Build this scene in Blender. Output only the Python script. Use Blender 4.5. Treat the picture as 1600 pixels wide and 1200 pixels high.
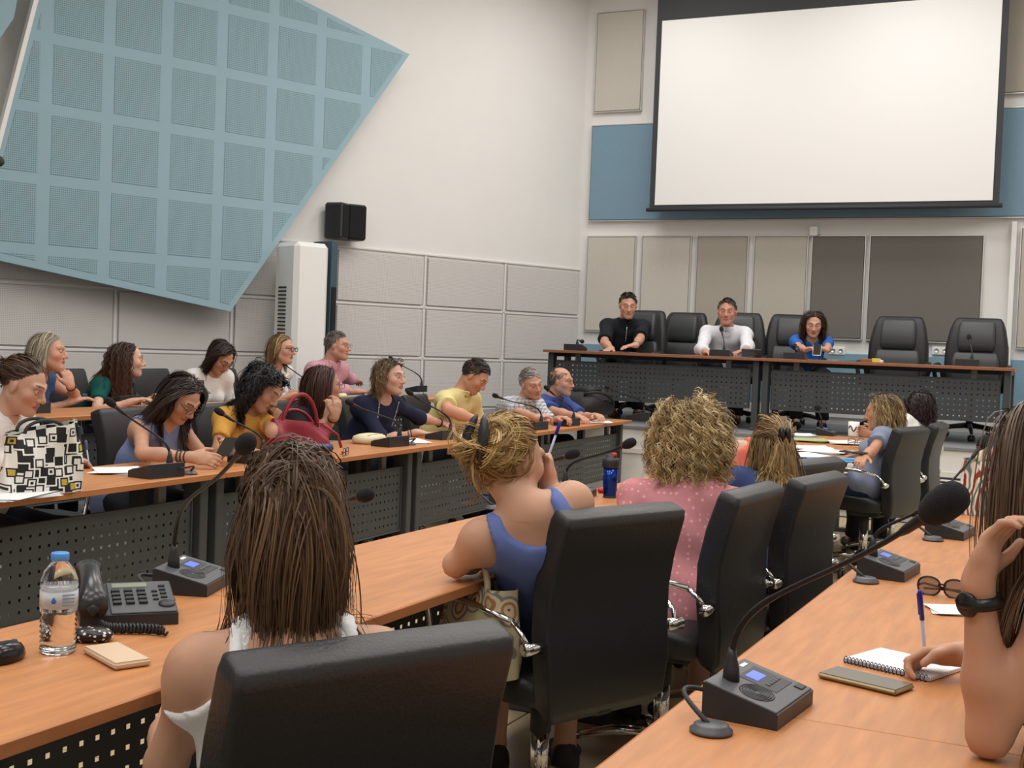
import bpy, math, random
import numpy as np
from mathutils import Matrix, Vector
random.seed(7); rng = np.random.default_rng(7)
for o in list(bpy.data.objects): bpy.data.objects.remove(o)
sc = bpy.context.scene
COL = sc.collection

# ------------------------------------------------------------------ camera
F, CX, CY, H = 1949.6, 800, 600, 1.37
def nz(v): v = np.array(v, float); return v/np.linalg.norm(v)
_dy = nz([(1740-CX)/F, (573-CY)/F, 1]); _dx = -nz([(-3250-CX)/F, (381-CY)/F, 1])
_dx = nz(_dx-_dy*_dx.dot(_dy)); _up = np.cross(_dx, _dy)
if _up[1] > 0: _up = -_up
RW = np.array([_dx, _dy, _up]); CAM = np.array([0, 0, H])
def ray(px, py): return RW@np.array([(px-CX)/F, (py-CY)/F, 1.0])
def at(px, py, **k):
    d = ray(px, py); (a, v), = k.items()
    if a == 'Z': return CAM+d*v
    i = 'xyz'.index(a); return CAM+d*((v-CAM[i])/d[i])
cd = bpy.data.cameras.new('camera'); cam = bpy.data.objects.new('camera', cd); COL.objects.link(cam)
cd.sensor_width = 36; cd.lens = 36*F/1600; cd.clip_start = .05
M = np.eye(4); M[:3, 0] = RW@[1, 0, 0]; M[:3, 1] = RW@[0, -1, 0]; M[:3, 2] = RW@[0, 0, -1]; M[:3, 3] = CAM
cam.matrix_world = Matrix(M.tolist()); sc.camera = cam

# ------------------------------------------------------------------ world, lamps, exposure
w = bpy.data.worlds.new('world'); sc.world = w; w.use_nodes = True
w.node_tree.nodes['Background'].inputs[0].default_value = (1, 1, 1, 1); w.node_tree.nodes['Background'].inputs[1].default_value = .25
sc.view_settings.view_transform = 'Standard'; sc.view_settings.look = 'None'; sc.view_settings.exposure = -0.2; sc.view_settings.gamma = 1
CEIL = 5.45
LAMPS = [(x, y) for y in (-.9, 1.6, 4.1, 6.6, 9.0, 11.3) for x in (-4.3, -1.9, .5)]
LAMP_W = 45.0

# ------------------------------------------------------------------ mesh helpers
class MB:
    def __init__(s): s.v = []; s.f = []; s.m = []; s.n = 0; s.sm = []
    def add(s, v, f, m=0, smooth=True):
        v = [tuple(map(float, p)) for p in v]; s.v += v
        for q in f: s.f.append(tuple(int(i)+s.n for i in q)); s.m.append(m); s.sm.append(smooth)
        s.n += len(v); return s
    def rbox(s, c, d, r=.004, m=0, R=None):            # chamfered box: centre, full dims
        c = np.array(c, float); h = np.array(d, float)/2; r = min(r, h.min()*.98); vs = []; idx = {}
        for sx in (-1, 1):
            for sy in (-1, 1):
                for sz in (-1, 1):
                    for ax in range(3):
                        p = np.array([sx, sy, sz])*(h-r); p[ax] = (sx, sy, sz)[ax]*h[ax]
                        idx[sx, sy, sz, ax] = len(vs); vs.append(p)
        fs = []
        for ax in range(3):
            a, b = [(1, 2), (2, 0), (0, 1)][ax]
            for sg in (-1, 1):
                q = []
                for (u, v) in ((-1, -1), (1, -1), (1, 1), (-1, 1)):
                    t = [0, 0, 0]; t[ax] = sg; t[a] = u; t[b] = v; q.append(idx[tuple(t)+(ax,)])
                fs.append(q if sg > 0 else q[::-1])
        for ax in range(3):                              # edges along ax
            a, b = [(1, 2), (2, 0), (0, 1)][ax]
            for u in (-1, 1):
                for v in (-1, 1):
                    t0 = [0, 0, 0]; t0[a] = u; t0[b] = v; t1 = list(t0); t0[ax] = -1; t1[ax] = 1
                    q = [idx[tuple(t0)+(a,)], idx[tuple(t1)+(a,)], idx[tuple(t1)+(b,)], idx[tuple(t0)+(b,)]]
                    fs.append(q if u*v < 0 else q[::-1])
        for sx in (-1, 1):
            for sy in (-1, 1):
                for sz in (-1, 1):
                    q = [idx[sx, sy, sz, k] for k in range(3)]; fs.append(q if sx*sy*sz > 0 else q[::-1])
        vs = np.array(vs)
        if R is not None: vs = vs@np.array(R).T
        return s.add(vs+c, fs, m, False)
    def tube(s, pts, r, n=8, m=0, closed=False, caps=True):
        P = np.array(pts, float); k = len(P); rr = np.broadcast_to(np.array(r, float), (k,))
        T = np.roll(P, -1, 0)-np.roll(P, 1, 0) if closed else np.gradient(P, axis=0)
        T /= np.linalg.norm(T, axis=1)[:, None]+1e-12
        a = np.array([0, 0, 1.]) if abs(T[0][2]) < .9 else np.array([1., 0, 0])
        u = nz(np.cross(T[0], a)); V = []
        for i in range(k):
            u = u-T[i]*u.dot(T[i]); u = u/np.linalg.norm(u); b = np.cross(T[i], u)
            for j in range(n):
                t = 2*math.pi*j/n; V.append(P[i]+rr[i]*(math.cos(t)*u+math.sin(t)*b))
        fs = []
        for i in range(k if closed else k-1):
            i2 = (i+1) % k
            for j in range(n): fs.append((i*n+j, i*n+(j+1) % n, i2*n+(j+1) % n, i2*n+j))
        if caps and not closed: fs += [tuple(range(n))[::-1], tuple((k-1)*n+j for j in range(n))]
        return s.add(V, fs, m)
    def lathe(s, prof, n=20, m=0, c=(0, 0, 0), axis=2, smooth=True):
        V = []; k = len(prof)
        for (r, z) in prof:
            for j in range(n):
                t = 2*math.pi*j/n; V.append((r*math.cos(t), r*math.sin(t), z))
        V = np.array(V)
        if axis == 0: V = V[:, [2, 0, 1]]
        if axis == 1: V = V[:, [1, 2, 0]]
        fs = [(i*n+j, i*n+(j+1) % n, (i+1)*n+(j+1) % n, (i+1)*n+j) for i in range(k-1) for j in range(n)]
        fs += [tuple(range(n))[::-1], tuple((k-1)*n+j for j in range(n))]
        return s.add(V+np.array(c), fs, m, smooth)
    def loft(s, rings, m=0, cap=True, closed=True):
        n = len(rings[0]); V = [p for r in rings for p in r]
        fs = [(i*n+j, i*n+(j+1) % n, (i+1)*n+(j+1) % n, (i+1)*n+j) for i in range(len(rings)-1) for j in range(n if closed else n-1)]
        if cap: fs += [tuple(range(n))[::-1], tuple((len(rings)-1)*n+j for j in range(n))]
        return s.add(V, fs, m)
    def xf(s, R=None, t=(0, 0, 0)):
        V = np.array(s.v)
        if R is not None: V = V@np.array(R).T
        s.v = [tuple(p) for p in V+np.array(t)]; return s
    def mesh(s, name, mats):
        me = bpy.data.meshes.new(name); me.from_pydata(s.v, [], s.f)
        for mt in (mats if isinstance(mats, (list, tuple)) else [mats]): me.materials.append(mt)
        me.polygons.foreach_set('material_index', s.m); me.polygons.foreach_set('use_smooth', s.sm); me.update(); return me
    def build(s, name, mats, parent=None, loc=(0, 0, 0), rz=0.0):
        return link(name, s.mesh(name, mats), parent, loc, rz)
def link(name, me, parent=None, loc=(0, 0, 0), rz=0.0):
    o = bpy.data.objects.new(name, me); COL.objects.link(o); o.location = tuple(map(float, loc)); o.rotation_euler = (0, 0, rz)
    if parent is not None: o.parent = parent
    return o
def empty(name, loc=(0, 0, 0), rz=0.0): return link(name, None, None, loc, rz)
def tag(o, label=None, cat=None, group=None, kind=None):
    if label: o['label'] = label
    if cat: o['category'] = cat
    if group: o['group'] = group
    if kind: o['kind'] = kind
    return o
def copy_tree(o, parent=None):
    c = o.copy(); COL.objects.link(c); c.parent = parent
    for ch in list(o.children): copy_tree(ch, c)
    return c
def rotz(a): c, s = math.cos(a), math.sin(a); return np.array([[c, -s, 0], [s, c, 0], [0, 0, 1]])
def bez(a, b, c, d, n=16):
    a, b, c, d = [np.array(x, float) for x in (a, b, c, d)]
    return [a*(1-t)**3+3*b*t*(1-t)**2+3*c*t*t*(1-t)+d*t**3 for t in np.linspace(0, 1, n)]

# ------------------------------------------------------------------ materials
def lin(r, g, b): return tuple(((x/255/12.92) if x/255 <= .04045 else ((x/255+.055)/1.055)**2.4) for x in (r, g, b))+(1,)
def mat(name, col, rough=.6, metal=0, noise=0, nscale=8, bump=0, bscale=80, spec=.5, stretch=None, emit=None, trans=0, ior=1.45, alpha=1):
    m = bpy.data.materials.new(name); m.use_nodes = True; nt = m.node_tree; b = nt.nodes['Principled BSDF']
    b.inputs['Base Color'].default_value = col; b.inputs['Roughness'].default_value = rough; b.inputs['Metallic'].default_value = metal
    b.inputs['Specular IOR Level'].default_value = spec; b.inputs['IOR'].default_value = ior
    if trans: b.inputs['Transmission Weight'].default_value = trans
    if alpha < 1: b.inputs['Alpha'].default_value = alpha
    if emit: b.inputs['Emission Color'].default_value = emit[0]; b.inputs['Emission Strength'].default_value = emit[1]
    if noise or bump:
        tc = nt.nodes.new('ShaderNodeTexCoord'); mp = nt.nodes.new('ShaderNodeMapping'); nt.links.new(tc.outputs['Object'], mp.inputs[0])
        if stretch: mp.inputs['Scale'].default_value = stretch
    if noise:
        n = nt.nodes.new('ShaderNodeTexNoise'); n.inputs['Scale'].default_value = nscale; n.inputs['Detail'].default_value = 5; nt.links.new(mp.outputs[0], n.inputs[0])
        r = nt.nodes.new('ShaderNodeValToRGB'); r.color_ramp.elements[0].position = .3; r.color_ramp.elements[1].position = .7
        r.color_ramp.elements[0].color = tuple(c*(1-noise) for c in col[:3])+(1,); r.color_ramp.elements[1].color = tuple(min(1, c*(1+noise)) for c in col[:3])+(1,)
        nt.links.new(n.outputs[0], r.inputs[0]); nt.links.new(r.outputs[0], b.inputs['Base Color'])
    if bump:
        n2 = nt.nodes.new('ShaderNodeTexNoise'); n2.inputs['Scale'].default_value = bscale; n2.inputs['Detail'].default_value = 3; nt.links.new(mp.outputs[0], n2.inputs[0])
        bp = nt.nodes.new('ShaderNodeBump'); bp.inputs['Strength'].default_value = bump; bp.inputs['Distance'].default_value = .01
        nt.links.new(n2.outputs[0], bp.inputs['Height']); nt.links.new(bp.outputs[0], b.inputs['Normal'])
    return m
def perf(name, col, hole, scale, size=.3, rough=.75, brick=False):   # fine perforation: rows of dark pin holes too small to pick apart
    m = mat(name, col, rough); nt = m.node_tree; b = nt.nodes['Principled BSDF']
    tc = nt.nodes.new('ShaderNodeTexCoord'); mp = nt.nodes.new('ShaderNodeMapping'); mp.inputs['Scale'].default_value = (scale,)*3; nt.links.new(tc.outputs['Object'], mp.inputs[0])
    fr = nt.nodes.new('ShaderNodeVectorMath'); fr.operation = 'FRACTION'; nt.links.new(mp.outputs[0], fr.inputs[0])
    sb = nt.nodes.new('ShaderNodeVectorMath'); sb.operation = 'SUBTRACT'; sb.inputs[1].default_value = (.5, .5, .5); nt.links.new(fr.outputs[0], sb.inputs[0])
    ml = nt.nodes.new('ShaderNodeVectorMath'); ml.operation = 'MULTIPLY'; ml.inputs[1].default_value = (1, 0, 1); nt.links.new(sb.outputs[0], ml.inputs[0])
    ln = nt.nodes.new('ShaderNodeVectorMath'); ln.operation = 'LENGTH'; nt.links.new(ml.outputs[0], ln.inputs[0])
    lt = nt.nodes.new('ShaderNodeMath'); lt.operation = 'LESS_THAN'; lt.inputs[1].default_value = size; nt.links.new(ln.outputs['Value'], lt.inputs[0])
    mx = nt.nodes.new('ShaderNodeMix'); mx.data_type = 'RGBA'; mx.inputs['A'].default_value = col; mx.inputs['B'].default_value = hole
    nt.links.new(lt.outputs[0], mx.inputs['Factor']); nt.links.new(mx.outputs['Result'], b.inputs['Base Color']); return m
def attr_mat(name, rough=.5, spec=.4, bump=0, bscale=200, sss=0):
    m = mat(name, (1, 1, 1, 1), rough, spec=spec, bump=bump, bscale=bscale); nt = m.node_tree; b = nt.nodes['Principled BSDF']
    a = nt.nodes.new('ShaderNodeAttribute'); a.attribute_name = 'Col'; nt.links.new(a.outputs['Color'], b.inputs['Base Color'])
    if sss: b.inputs['Subsurface Weight'].default_value = sss; b.inputs['Subsurface Radius'].default_value = (.012, .005, .003)
    return m
WALL = mat('wall_paint', lin(230, 229, 226), .85, noise=.012, nscale=3, bump=.05, bscale=120)
WHITE = mat('white_lacquer', lin(236, 236, 234), .45)
PANELG = perf('grey_perforated_panel', lin(212, 209, 206), lin(150, 147, 145), 70, .22)
BATTEN = mat('batten', lin(226, 224, 221), .7)
BLUEP = mat('blue_painted_board', lin(148, 178, 190), .7, noise=.02, nscale=5)
BLUEPERF = perf('blue_perforation', lin(142, 174, 184), lin(86, 98, 104), 62, .25)
FAB = {k: mat('fabric_'+k, lin(*c), .95, noise=.03, nscale=60, bump=.25, bscale=500) for k, c in dict(light=(202, 197, 187), mid=(188, 182, 170), tan=(174, 167, 155), dark=(114, 110, 104), blue=(124, 154, 174), dado=(126, 160, 178)).items()}
ALU = mat('aluminium', lin(215, 215, 213), .35, .6)
SCREEN = mat('screen_white', lin(230, 230, 229), .9)
BLACKM = mat('black_matte', lin(52, 54, 57), .7)
FLOORM = mat('floor_tile', lin(186, 168, 134), .35, noise=.1, nscale=4)
GROUT = mat('grout', lin(120, 108, 92), .9)
CARPET = mat('platform_vinyl', lin(128, 130, 134), .6, noise=.05)
WOOD = mat('cherry_laminate', lin(196, 134, 86), .38, noise=.13, nscale=5, stretch=(9, 1.1, 9), bump=.03, bscale=30, spec=.35)
WOODD = mat('dais_laminate', lin(150, 98, 70), .4, noise=.1, nscale=5, stretch=(1.1, 9, 9), spec=.35)
EDGE = mat('table_edge', lin(176, 112, 66), .45, noise=.08, nscale=6, stretch=(9, 1, 9))
GREYM = mat('anthracite_metal', lin(72, 75, 77), .5, .2, noise=.03)
GREYL = mat('grey_metal', lin(100, 103, 104), .5, .2)
LEATHER = mat('black_leather', lin(38, 38, 39), .42, bump=.12, bscale=160)
LEATHERT = mat('black_leather_soft', lin(60, 62, 64), .4, bump=.1, bscale=120)
CHROME = mat('chrome', lin(220, 220, 220), .1, 1)
PLAST = mat('black_plastic', lin(46, 47, 50), .42, bump=.05, bscale=400)
PLASTG = mat('grey_plastic', lin(84, 86, 90), .4)
FOAM = mat('foam', lin(26, 26, 29), .95, bump=.4, bscale=500)
LCD = mat('lcd', lin(96, 116, 225), .3, emit=(lin(88, 108, 235), .55))
LCDG = mat('lcd_grey', lin(140, 146, 128), .3)
PAPER = mat('paper', lin(240, 240, 240), .8)
PAPERB = mat('paper_blue', lin(90, 160, 215), .7)
RED = mat('red_plastic', lin(190, 40, 52), .4)
def plain(name, rgb, rough=.7, **k): return mat(name, lin(*rgb), rough, **k)

# ------------------------------------------------------------------ the room shell
YB = 13.2
C0 = at(905, 424, y=YB); WD = ray(2900, 618); WD[2] = 0; WD = nz(WD); WN = np.array([WD[1], -WD[0], 0])
def onwall(px, py, off=0.0):
    p0 = C0+WN*off; r = ray(px, py); return CAM+r*(((p0-CAM)@WN)/(r@WN))
def wsz(px, py, off=0.0):
    p = onwall(px, py, off); return (C0-p)@WD, p[2]
WRZ = math.atan2(-WD[1], -WD[0])                        # local +x runs from the corner towards the camera along the wall, local y away from the room
def wallbox(mb, s0, s1, z0, z1, t0, t1, m=0, r=.003):     # t = distance from wall into room
    return mb.rbox(((s0+s1)/2, -(t0+t1)/2 if False else (t0+t1)/2, (z0+z1)/2), (s1-s0, abs(t1-t0), z1-z0), r, m)
# check which side local y points to
_ly = rotz(WRZ)@np.array([0, 1, 0]); SG = 1 if _ly@WN > 0 else -1
def wmb(s0, s1, z0, z1, t0, t1, r=.003): return MB().rbox(((s0+s1)/2, SG*(t0+t1)/2, (z0+z1)/2), (s1-s0, t1-t0, z1-z0), r)
C0g = (C0[0], C0[1], 0)
fl = tag(MB().rbox((-2.5, 4.5, -.06), (17, 18.2, .1)).build('floor', GROUT), kind='structure')
tile = MB().rbox((0, 0, 0), (.594, .594, .02), .002).mesh('tile', FLOORM)
for i in range(10):
    for j in range(17):
        link('tile', tile, fl, (-4.6+i*.6, .9+j*.6, -.0105))
tag(MB().rbox((-2.5, 4.5, CEIL+.05), (17, 18.2, .1)).build('ceiling', WALL), kind='structure')
wl = tag(wmb(-.3, 17.5, 0, CEIL, -.2, 0).build('wall_left', WALL, None, C0g, WRZ), kind='structure')
wb = tag(MB().rbox((-1.6, YB+.1, CEIL/2), (9.6, .2, CEIL)).build('wall_back', WALL), kind='structure')
tag(MB().rbox((3.3, 5, CEIL/2), (.2, 17.5, CEIL)).build('wall_right', WALL), kind='structure')
tag(MB().rbox((-4, -3.6, CEIL/2), (15, .2, CEIL)).build('wall_rear', WALL), kind='structure')
# left wall: grey perforated panels with pale battens between
zs = [2.232, 1.703, 1.182, .66, .14]; ss = [0.0]+[.05+1.105*k for k in range(1, 14)]
for k in range(4):
    for i in range(len(ss)-1):
        a, b = ss[i]+(.03 if i else .02), ss[i+1]-.03
        o = MB().rbox((0, 0, 0), (b-a, .03, zs[k]-zs[k+1]-.05), .003).build('panel', PANELG, wl, ((a+b)/2, SG*.012, (zs[k]+zs[k+1])/2))
for k in range(4):
    wmb(ss[0], ss[-1], zs[k+1]-.012, zs[k+1]+.012, 0, .018).build('batten', BATTEN, wl)
for s_ in ss[1:]:
    wmb(s_-.012, s_+.012, .1, zs[0], 0, .018).build('batten', BATTEN, wl)
wmb(0, 16, zs[0], zs[0]+.02, 0, .022).build('batten', BATTEN, wl)
# lamps on the ceiling
for (x, y) in LAMPS:
    L = empty('ceiling_light', (x, y, CEIL)); tag(L, 'flat square ceiling light above the '+{-4.3: 'left tables', -1.9: 'middle tables', .5: 'right tables'}[x]+', '+{-.9: 'behind the camera', 1.6: 'nearest the foreground chair', 4.1: 'over the travel mug', 6.6: 'halfway to the dais', 9.0: 'just before the dais', 11.3: 'directly over the dais'}[y], 'lamp', 'ceiling light panels')
    MB().rbox((0, 0, -.03), (1.26, 1.26, .06), .01).build('frame', WHITE, L)
    ld = bpy.data.lights.new('lamp', 'AREA'); ld.shape = 'RECTANGLE'; ld.size = 1.2; ld.size_y = 1.2; ld.energy = LAMP_W; ld.color = (1.0, .975, .94)
    lo = link('light_tube', ld, L, (0, 0, -.07))

# big tilted blue acoustic sail on the left wall, with perforated squares
def poly_prism(pts, t0, t1):                             # pts in (s,z)
    n = len(pts); V = [(s, SG*t0, z) for s, z in pts]+[(s, SG*t1, z) for s, z in pts]
    fs = [tuple(range(n)), tuple(range(2*n-1, n-1, -1))]+[(i, n+i, n+(i+1) % n, (i+1) % n) for i in range(n)]
    return MB().add(V, fs, 0, False)
OFF = .3
def clip(poly, px, pz, nx, nzz):
    out = []
    for i in range(len(poly)):
        a, b = poly[i], poly[(i+1) % len(poly)]
        da = (a[0]-px)*nx+(a[1]-pz)*nzz; db = (b[0]-px)*nx+(b[1]-pz)*nzz
        if da <= 0: out.append(a)
        if da*db < 0: t = da/(da-db); out.append((a[0]+t*(b[0]-a[0]), a[1]+t*(b[1]-a[1])))
    return out
A, B_ = wsz(640, 85, OFF), wsz(360, 487, OFF); Cc = wsz(0, 405, OFF); E0, E1 = wsz(0, 232, OFF), wsz(60, 0, OFF); T1 = wsz(473, 0, OFF)
def ext(p, q, t): return (p[0]+(q[0]-p[0])*t, p[1]+(q[1]-p[1])*t)
Bl = ext(B_, Cc, 1.12); Tl = ext(E0, E1, 1.75); Tr = ext(A, T1, 2.0)
sail_poly = [A, B_, (6.86, 1.885), Tl, Tr]
sail = empty('acoustic_sail', C0g, WRZ); tag(sail, 'large tilted light-blue acoustic board with perforated squares on the left wall', 'wall panel')
poly_prism(sail_poly, OFF-.05, OFF).build('board', BLUEP, sail)
poly_prism([ext(E0, E1, -1.0), ext(E0, E1, 2.0), (ext(E0, E1, 2.0)[0]+.035, ext(E0, E1, 2.0)[1]), (ext(E0, E1, -1.0)[0]+.035, ext(E0, E1, -1.0)[1])], OFF-.06, OFF+.006).build('edge_strip', WHITE, sail)
ctr = (np.mean([p[0] for p in sail_poly]), np.mean([p[1] for p in sail_poly]))
poly_in = [(p[0]+(ctr[0]-p[0])*.035, p[1]+(ctr[1]-p[1])*.035) for p in sail_poly]
for i in range(8):
    for j in range(7):
        s0 = 2.78+i*.5065+.055; z0 = 1.455+j*.55; q = [(s0, z0), (s0+.40, z0), (s0+.40, z0+.46), (s0, z0+.46)]
        ar = sum(poly_in[k][0]*poly_in[(k+1) % len(poly_in)][1]-poly_in[(k+1) % len(poly_in)][0]*poly_in[k][1] for k in range(len(poly_in)))
        sg = 1 if ar > 0 else -1
        for k in range(len(poly_in)):
            a, b = poly_in[k], poly_in[(k+1) % len(poly_in)]
            if len(q) >= 3: q = clip(q, a[0], a[1], sg*(b[1]-a[1]), -sg*(b[0]-a[0]))
        if len(q) >= 3: poly_prism(q, OFF-.002, OFF+.003).build('perforated_square', BLUEPERF, sail)
s2 = empty('acoustic_sail', C0g, WRZ); tag(s2, 'sliver of a second blue acoustic board at the top left corner', 'wall panel')
e = ext(E0, E1, 2.0); e0 = wsz(22, 0, OFF); poly_prism([(e0[0], 3.7), (e0[0]-.15, 4.6), (e0[0]+1.2, 4.8), (e0[0]+1.4, 3.4), (e0[0]+.35, 3.1)], OFF-.05, OFF).build('board', BLUEP, s2)
# speakers on the left wall
sp = empty('wall_speaker', onwall(540, 347, .12)); tag(sp, 'black twin-angled loudspeaker mounted on the white left wall', 'loudspeaker')
for k, (a, dx) in enumerate(((.45, -.085), (-.15, .085))):
    R = rotz(WRZ+a-math.pi/2*0)
    MB().rbox((0, 0, 0), (.2, .2, .34), .02).xf(R@np.array([[1, 0, 0], [0, 1, 0], [0, 0, 1]]), -WD*0+WD*dx*1.0).build('cabinet', PLAST, sp)
    MB().rbox((0, SG*.1, 0), (.17, .012, .31), .004).xf(R, WD*dx).build('grille', FOAM, sp)
MB().rbox((0, -SG*.1, 0), (.08, .12, .1), .01).xf(rotz(WRZ)).build('bracket', BLACKM, sp)
# air conditioner tower with a dark edge
acp = onwall(470, 470, .42); ac = empty('air_conditioner', (acp[0], acp[1], 0), WRZ); tag(ac, 'tall white floor-standing air conditioner by the left wall', 'air conditioner')
MB().rbox((0, 0, 1.1), (.36, .36, 2.2), .04).build('body', WHITE, ac)
MB().rbox((-.02, SG*.183, .55), (.28, .01, .9), .004).build('front_cover', ALU, ac)
for k in range(22): MB().rbox((.184, -SG*.02, 1.08+k*.034), (.012, .12, .014), .002).build('slat', BLACKM, ac)
dp = onwall(503, 470, .4); dk = empty('service_post', (dp[0], dp[1], 0), WRZ); tag(dk, 'dark blue framed narrow post right of the white air conditioner', 'post')
MB().rbox((-.035, -.02, 1.12), (.07, .3, 2.24), .005).build('post', plain('post_blue', (62, 84, 98), .5), dk)
MB().rbox((-.035, SG*.135, .92), (.05, .012, 1.8), .003).build('glass_strip', plain('post_dark', (14, 18, 24), .2), dk)
hk = at(0, 252, Z=8.3); tag(MB().tube([hk-np.array([.25, 0, 0]), hk, hk+np.array([.02, 0, -.01])], [.03, .035, .02], 10).build('wall_bracket', BLACKM), 'small black bracket end at the left picture edge', 'bracket')

# back wall: dado, fabric panels, blue band
def bw(px, py, off=0.0): return at(px, py, y=YB-off)
tag(MB().rbox((-3.1, YB-.01, 1.13), (4.9, .02, .54)).build('trim_1', FAB['dado']), kind='structure')
tag(MB().rbox((-3.1, YB-.015, .78), (4.9, .03, .1)).build('trim_2', WHITE), kind='structure')
def wallpanel(x0, x1, z0, z1, f, label, t=.05):
    p = empty('fabric_panel', ((x0+x1)/2, YB, (z0+z1)/2)); W_, H_ = x1-x0, z1-z0
    MB().rbox((0, -t/2-.004, 0), (W_-.02, t, H_-.02), .004).build('fabric', FAB[f], p)
    MB().rbox((0, -t/2, H_/2), (W_, t, .012), .002).rbox((0, -t/2, -H_/2), (W_, t, .012), .002).rbox((W_/2, -t/2, 0), (.012, t, H_), .002).rbox((-W_/2, -t/2, 0), (.012, t, H_), .002).build('frame', ALU, p)
    tag(p, label, 'wall panel', 'fabric acoustic panels on the back wall')
zt, zb = bw(919, 370)[2], bw(914, 517)[2]
for (a, b, f, lb) in ((918, 993, 'light', 'pale beige fabric panel at the left end of the lower row'), (1003, 1079, 'light', 'pale beige fabric panel second from left in the lower row'),
                      (1089, 1168, 'tan', 'taupe fabric panel behind the man in the white shirt'), (1178, 1261, 'mid', 'beige fabric panel just left of the dark grey ones'),
                      (1268, 1351, 'dark', 'narrow dark grey fabric panel behind the woman in blue'), (1358, 1535, 'dark', 'wide dark grey fabric panel behind the empty chairs')):
    wallpanel(bw(a, 440)[0], bw(b, 440)[0], zb, zt, f, lb)
wallpanel(bw(933, 100)[0], bw(1006, 100)[0], bw(930, 177)[2], bw(936, 22)[2], 'light', 'beige fabric panel high up left of the projection screen')
wallpanel(bw(1572, 80)[0], bw(1600, 80)[0]+.1, bw(1585, 147)[2], bw(1590, -60)[2], 'tan', 'taupe fabric panel mostly hidden right of the projection screen')
wallpanel(bw(925, 270)[0], bw(1600, 270)[0]+.8, bw(922, 346)[2], bw(928, 198)[2], 'blue', 'long blue fabric panel band behind the projection screen', .06)
wallpanel(bw(1592, 450)[0], bw(1600, 450)[0]+.6, bw(1590, 545)[2], bw(1590, 357)[2], 'mid', 'grey fabric panel cut off by the right picture edge')
xr = bw(1581, 450)[0]; tag(MB().rbox((xr, YB-.04, 1.7), (.05, .08, 2.1)).build('trim_3', WHITE), kind='structure')
# projection screen, hung .45 m in front of the wall
SY = YB-.42; a, b, c_, d_ = at(1010, 325, y=SY), at(1560, 321, y=SY), at(1031, 33, y=SY), at(1578, 0, y=SY)
x0, x1 = (a[0]+c_[0])/2, (b[0]+d_[0])/2; z0, z1 = (a[2]+b[2])/2, at(1031, 33, y=SY)[2]
ps = empty('projection_screen', ((x0+x1)/2, SY, z0)); W_ = x1-x0; tag(ps, 'wide white projection screen with black borders hanging on the back wall', 'screen')
MB().rbox((0, 0, (z1-z0)/2+.02), (W_-.12, .004, z1-z0-.04), .001).build('white_surface', SCREEN, ps)
MB().rbox((0, .006, (z1-z0)/2+.25), (W_, .004, z1-z0+.5), .001).build('black_backing', BLACKM, ps)
MB().tube([(-W_/2-.03, 0, -.01), (W_/2+.03, 0, -.01)], .022, 10).build('bottom_bar', BLACKM, ps)
MB().rbox((0, .05, z1-z0+.5), (W_+.12, .16, .16), .02).build('roller_case', WHITE, ps)
q = bw(1272, 361, .05); sb_ = tag(MB().rbox(q, (.085, .08, .11), .01).build('wall_sensor', WHITE), 'small white sensor box above the dark grey fabric panels', 'sensor')
MB().tube(bez(q+np.array([.03, 0, -.05]), q+np.array([.08, 0, -.02]), q+np.array([.1, .02, -.08]), q+np.array([.15, .03, -.07]), 8), .004, 6).build('cable', BLACKM, sb_)
for px, lb in ((1308, 'white wall socket right of the woman in blue'), (1470, 'white wall socket between the two empty chairs')):
    q = bw(px, 548, .015); so = tag(MB().rbox(q, (.17, .03, .085), .006).build('wall_socket', WHITE), lb, 'socket', 'sockets on the back wall')
    for dx in (-.04, .04): MB().lathe([(.026, 0), (.026, .006), (.02, .006), (.02, .002)], 14).xf(np.array([[1, 0, 0], [0, 0, -1], [0, 1, 0]]), q+np.array([dx, -.014, 0])).build('socket_well', ALU, so)
# raised platform for the dais
PZ = .645; PY0 = 10.82
pf = tag(MB().rbox((-1.9, (PY0+YB)/2, PZ/2), (8.2, YB-PY0, PZ-.004)).build('trim_4', WALL), kind='structure')
MB().rbox((-1.9, (PY0+YB)/2-.01, PZ), (8.2, YB-PY0+.02, .03), .004).build('platform_top', CARPET, pf)
MB().rbox((-1.9, PY0-.01, .43), (8.2, .02, .05), .004).build('riser_trim', BATTEN, pf)
MB().rbox((-1.3, PY0-.012, .23), (1.5, .012, .34), .002).build('vent_recess', BLACKM, pf)
for k in range(11): MB().rbox((-1.3, PY0-.024, .08+k*.03), (1.5, .014, .014), .002).build('vent_slat', WHITE, pf)
# raised step under the second row
tag(MB().rbox((-6.9, 7, .065), (4.2, 9.6, .13)).build('trim_5', CARPET), kind='structure')

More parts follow.
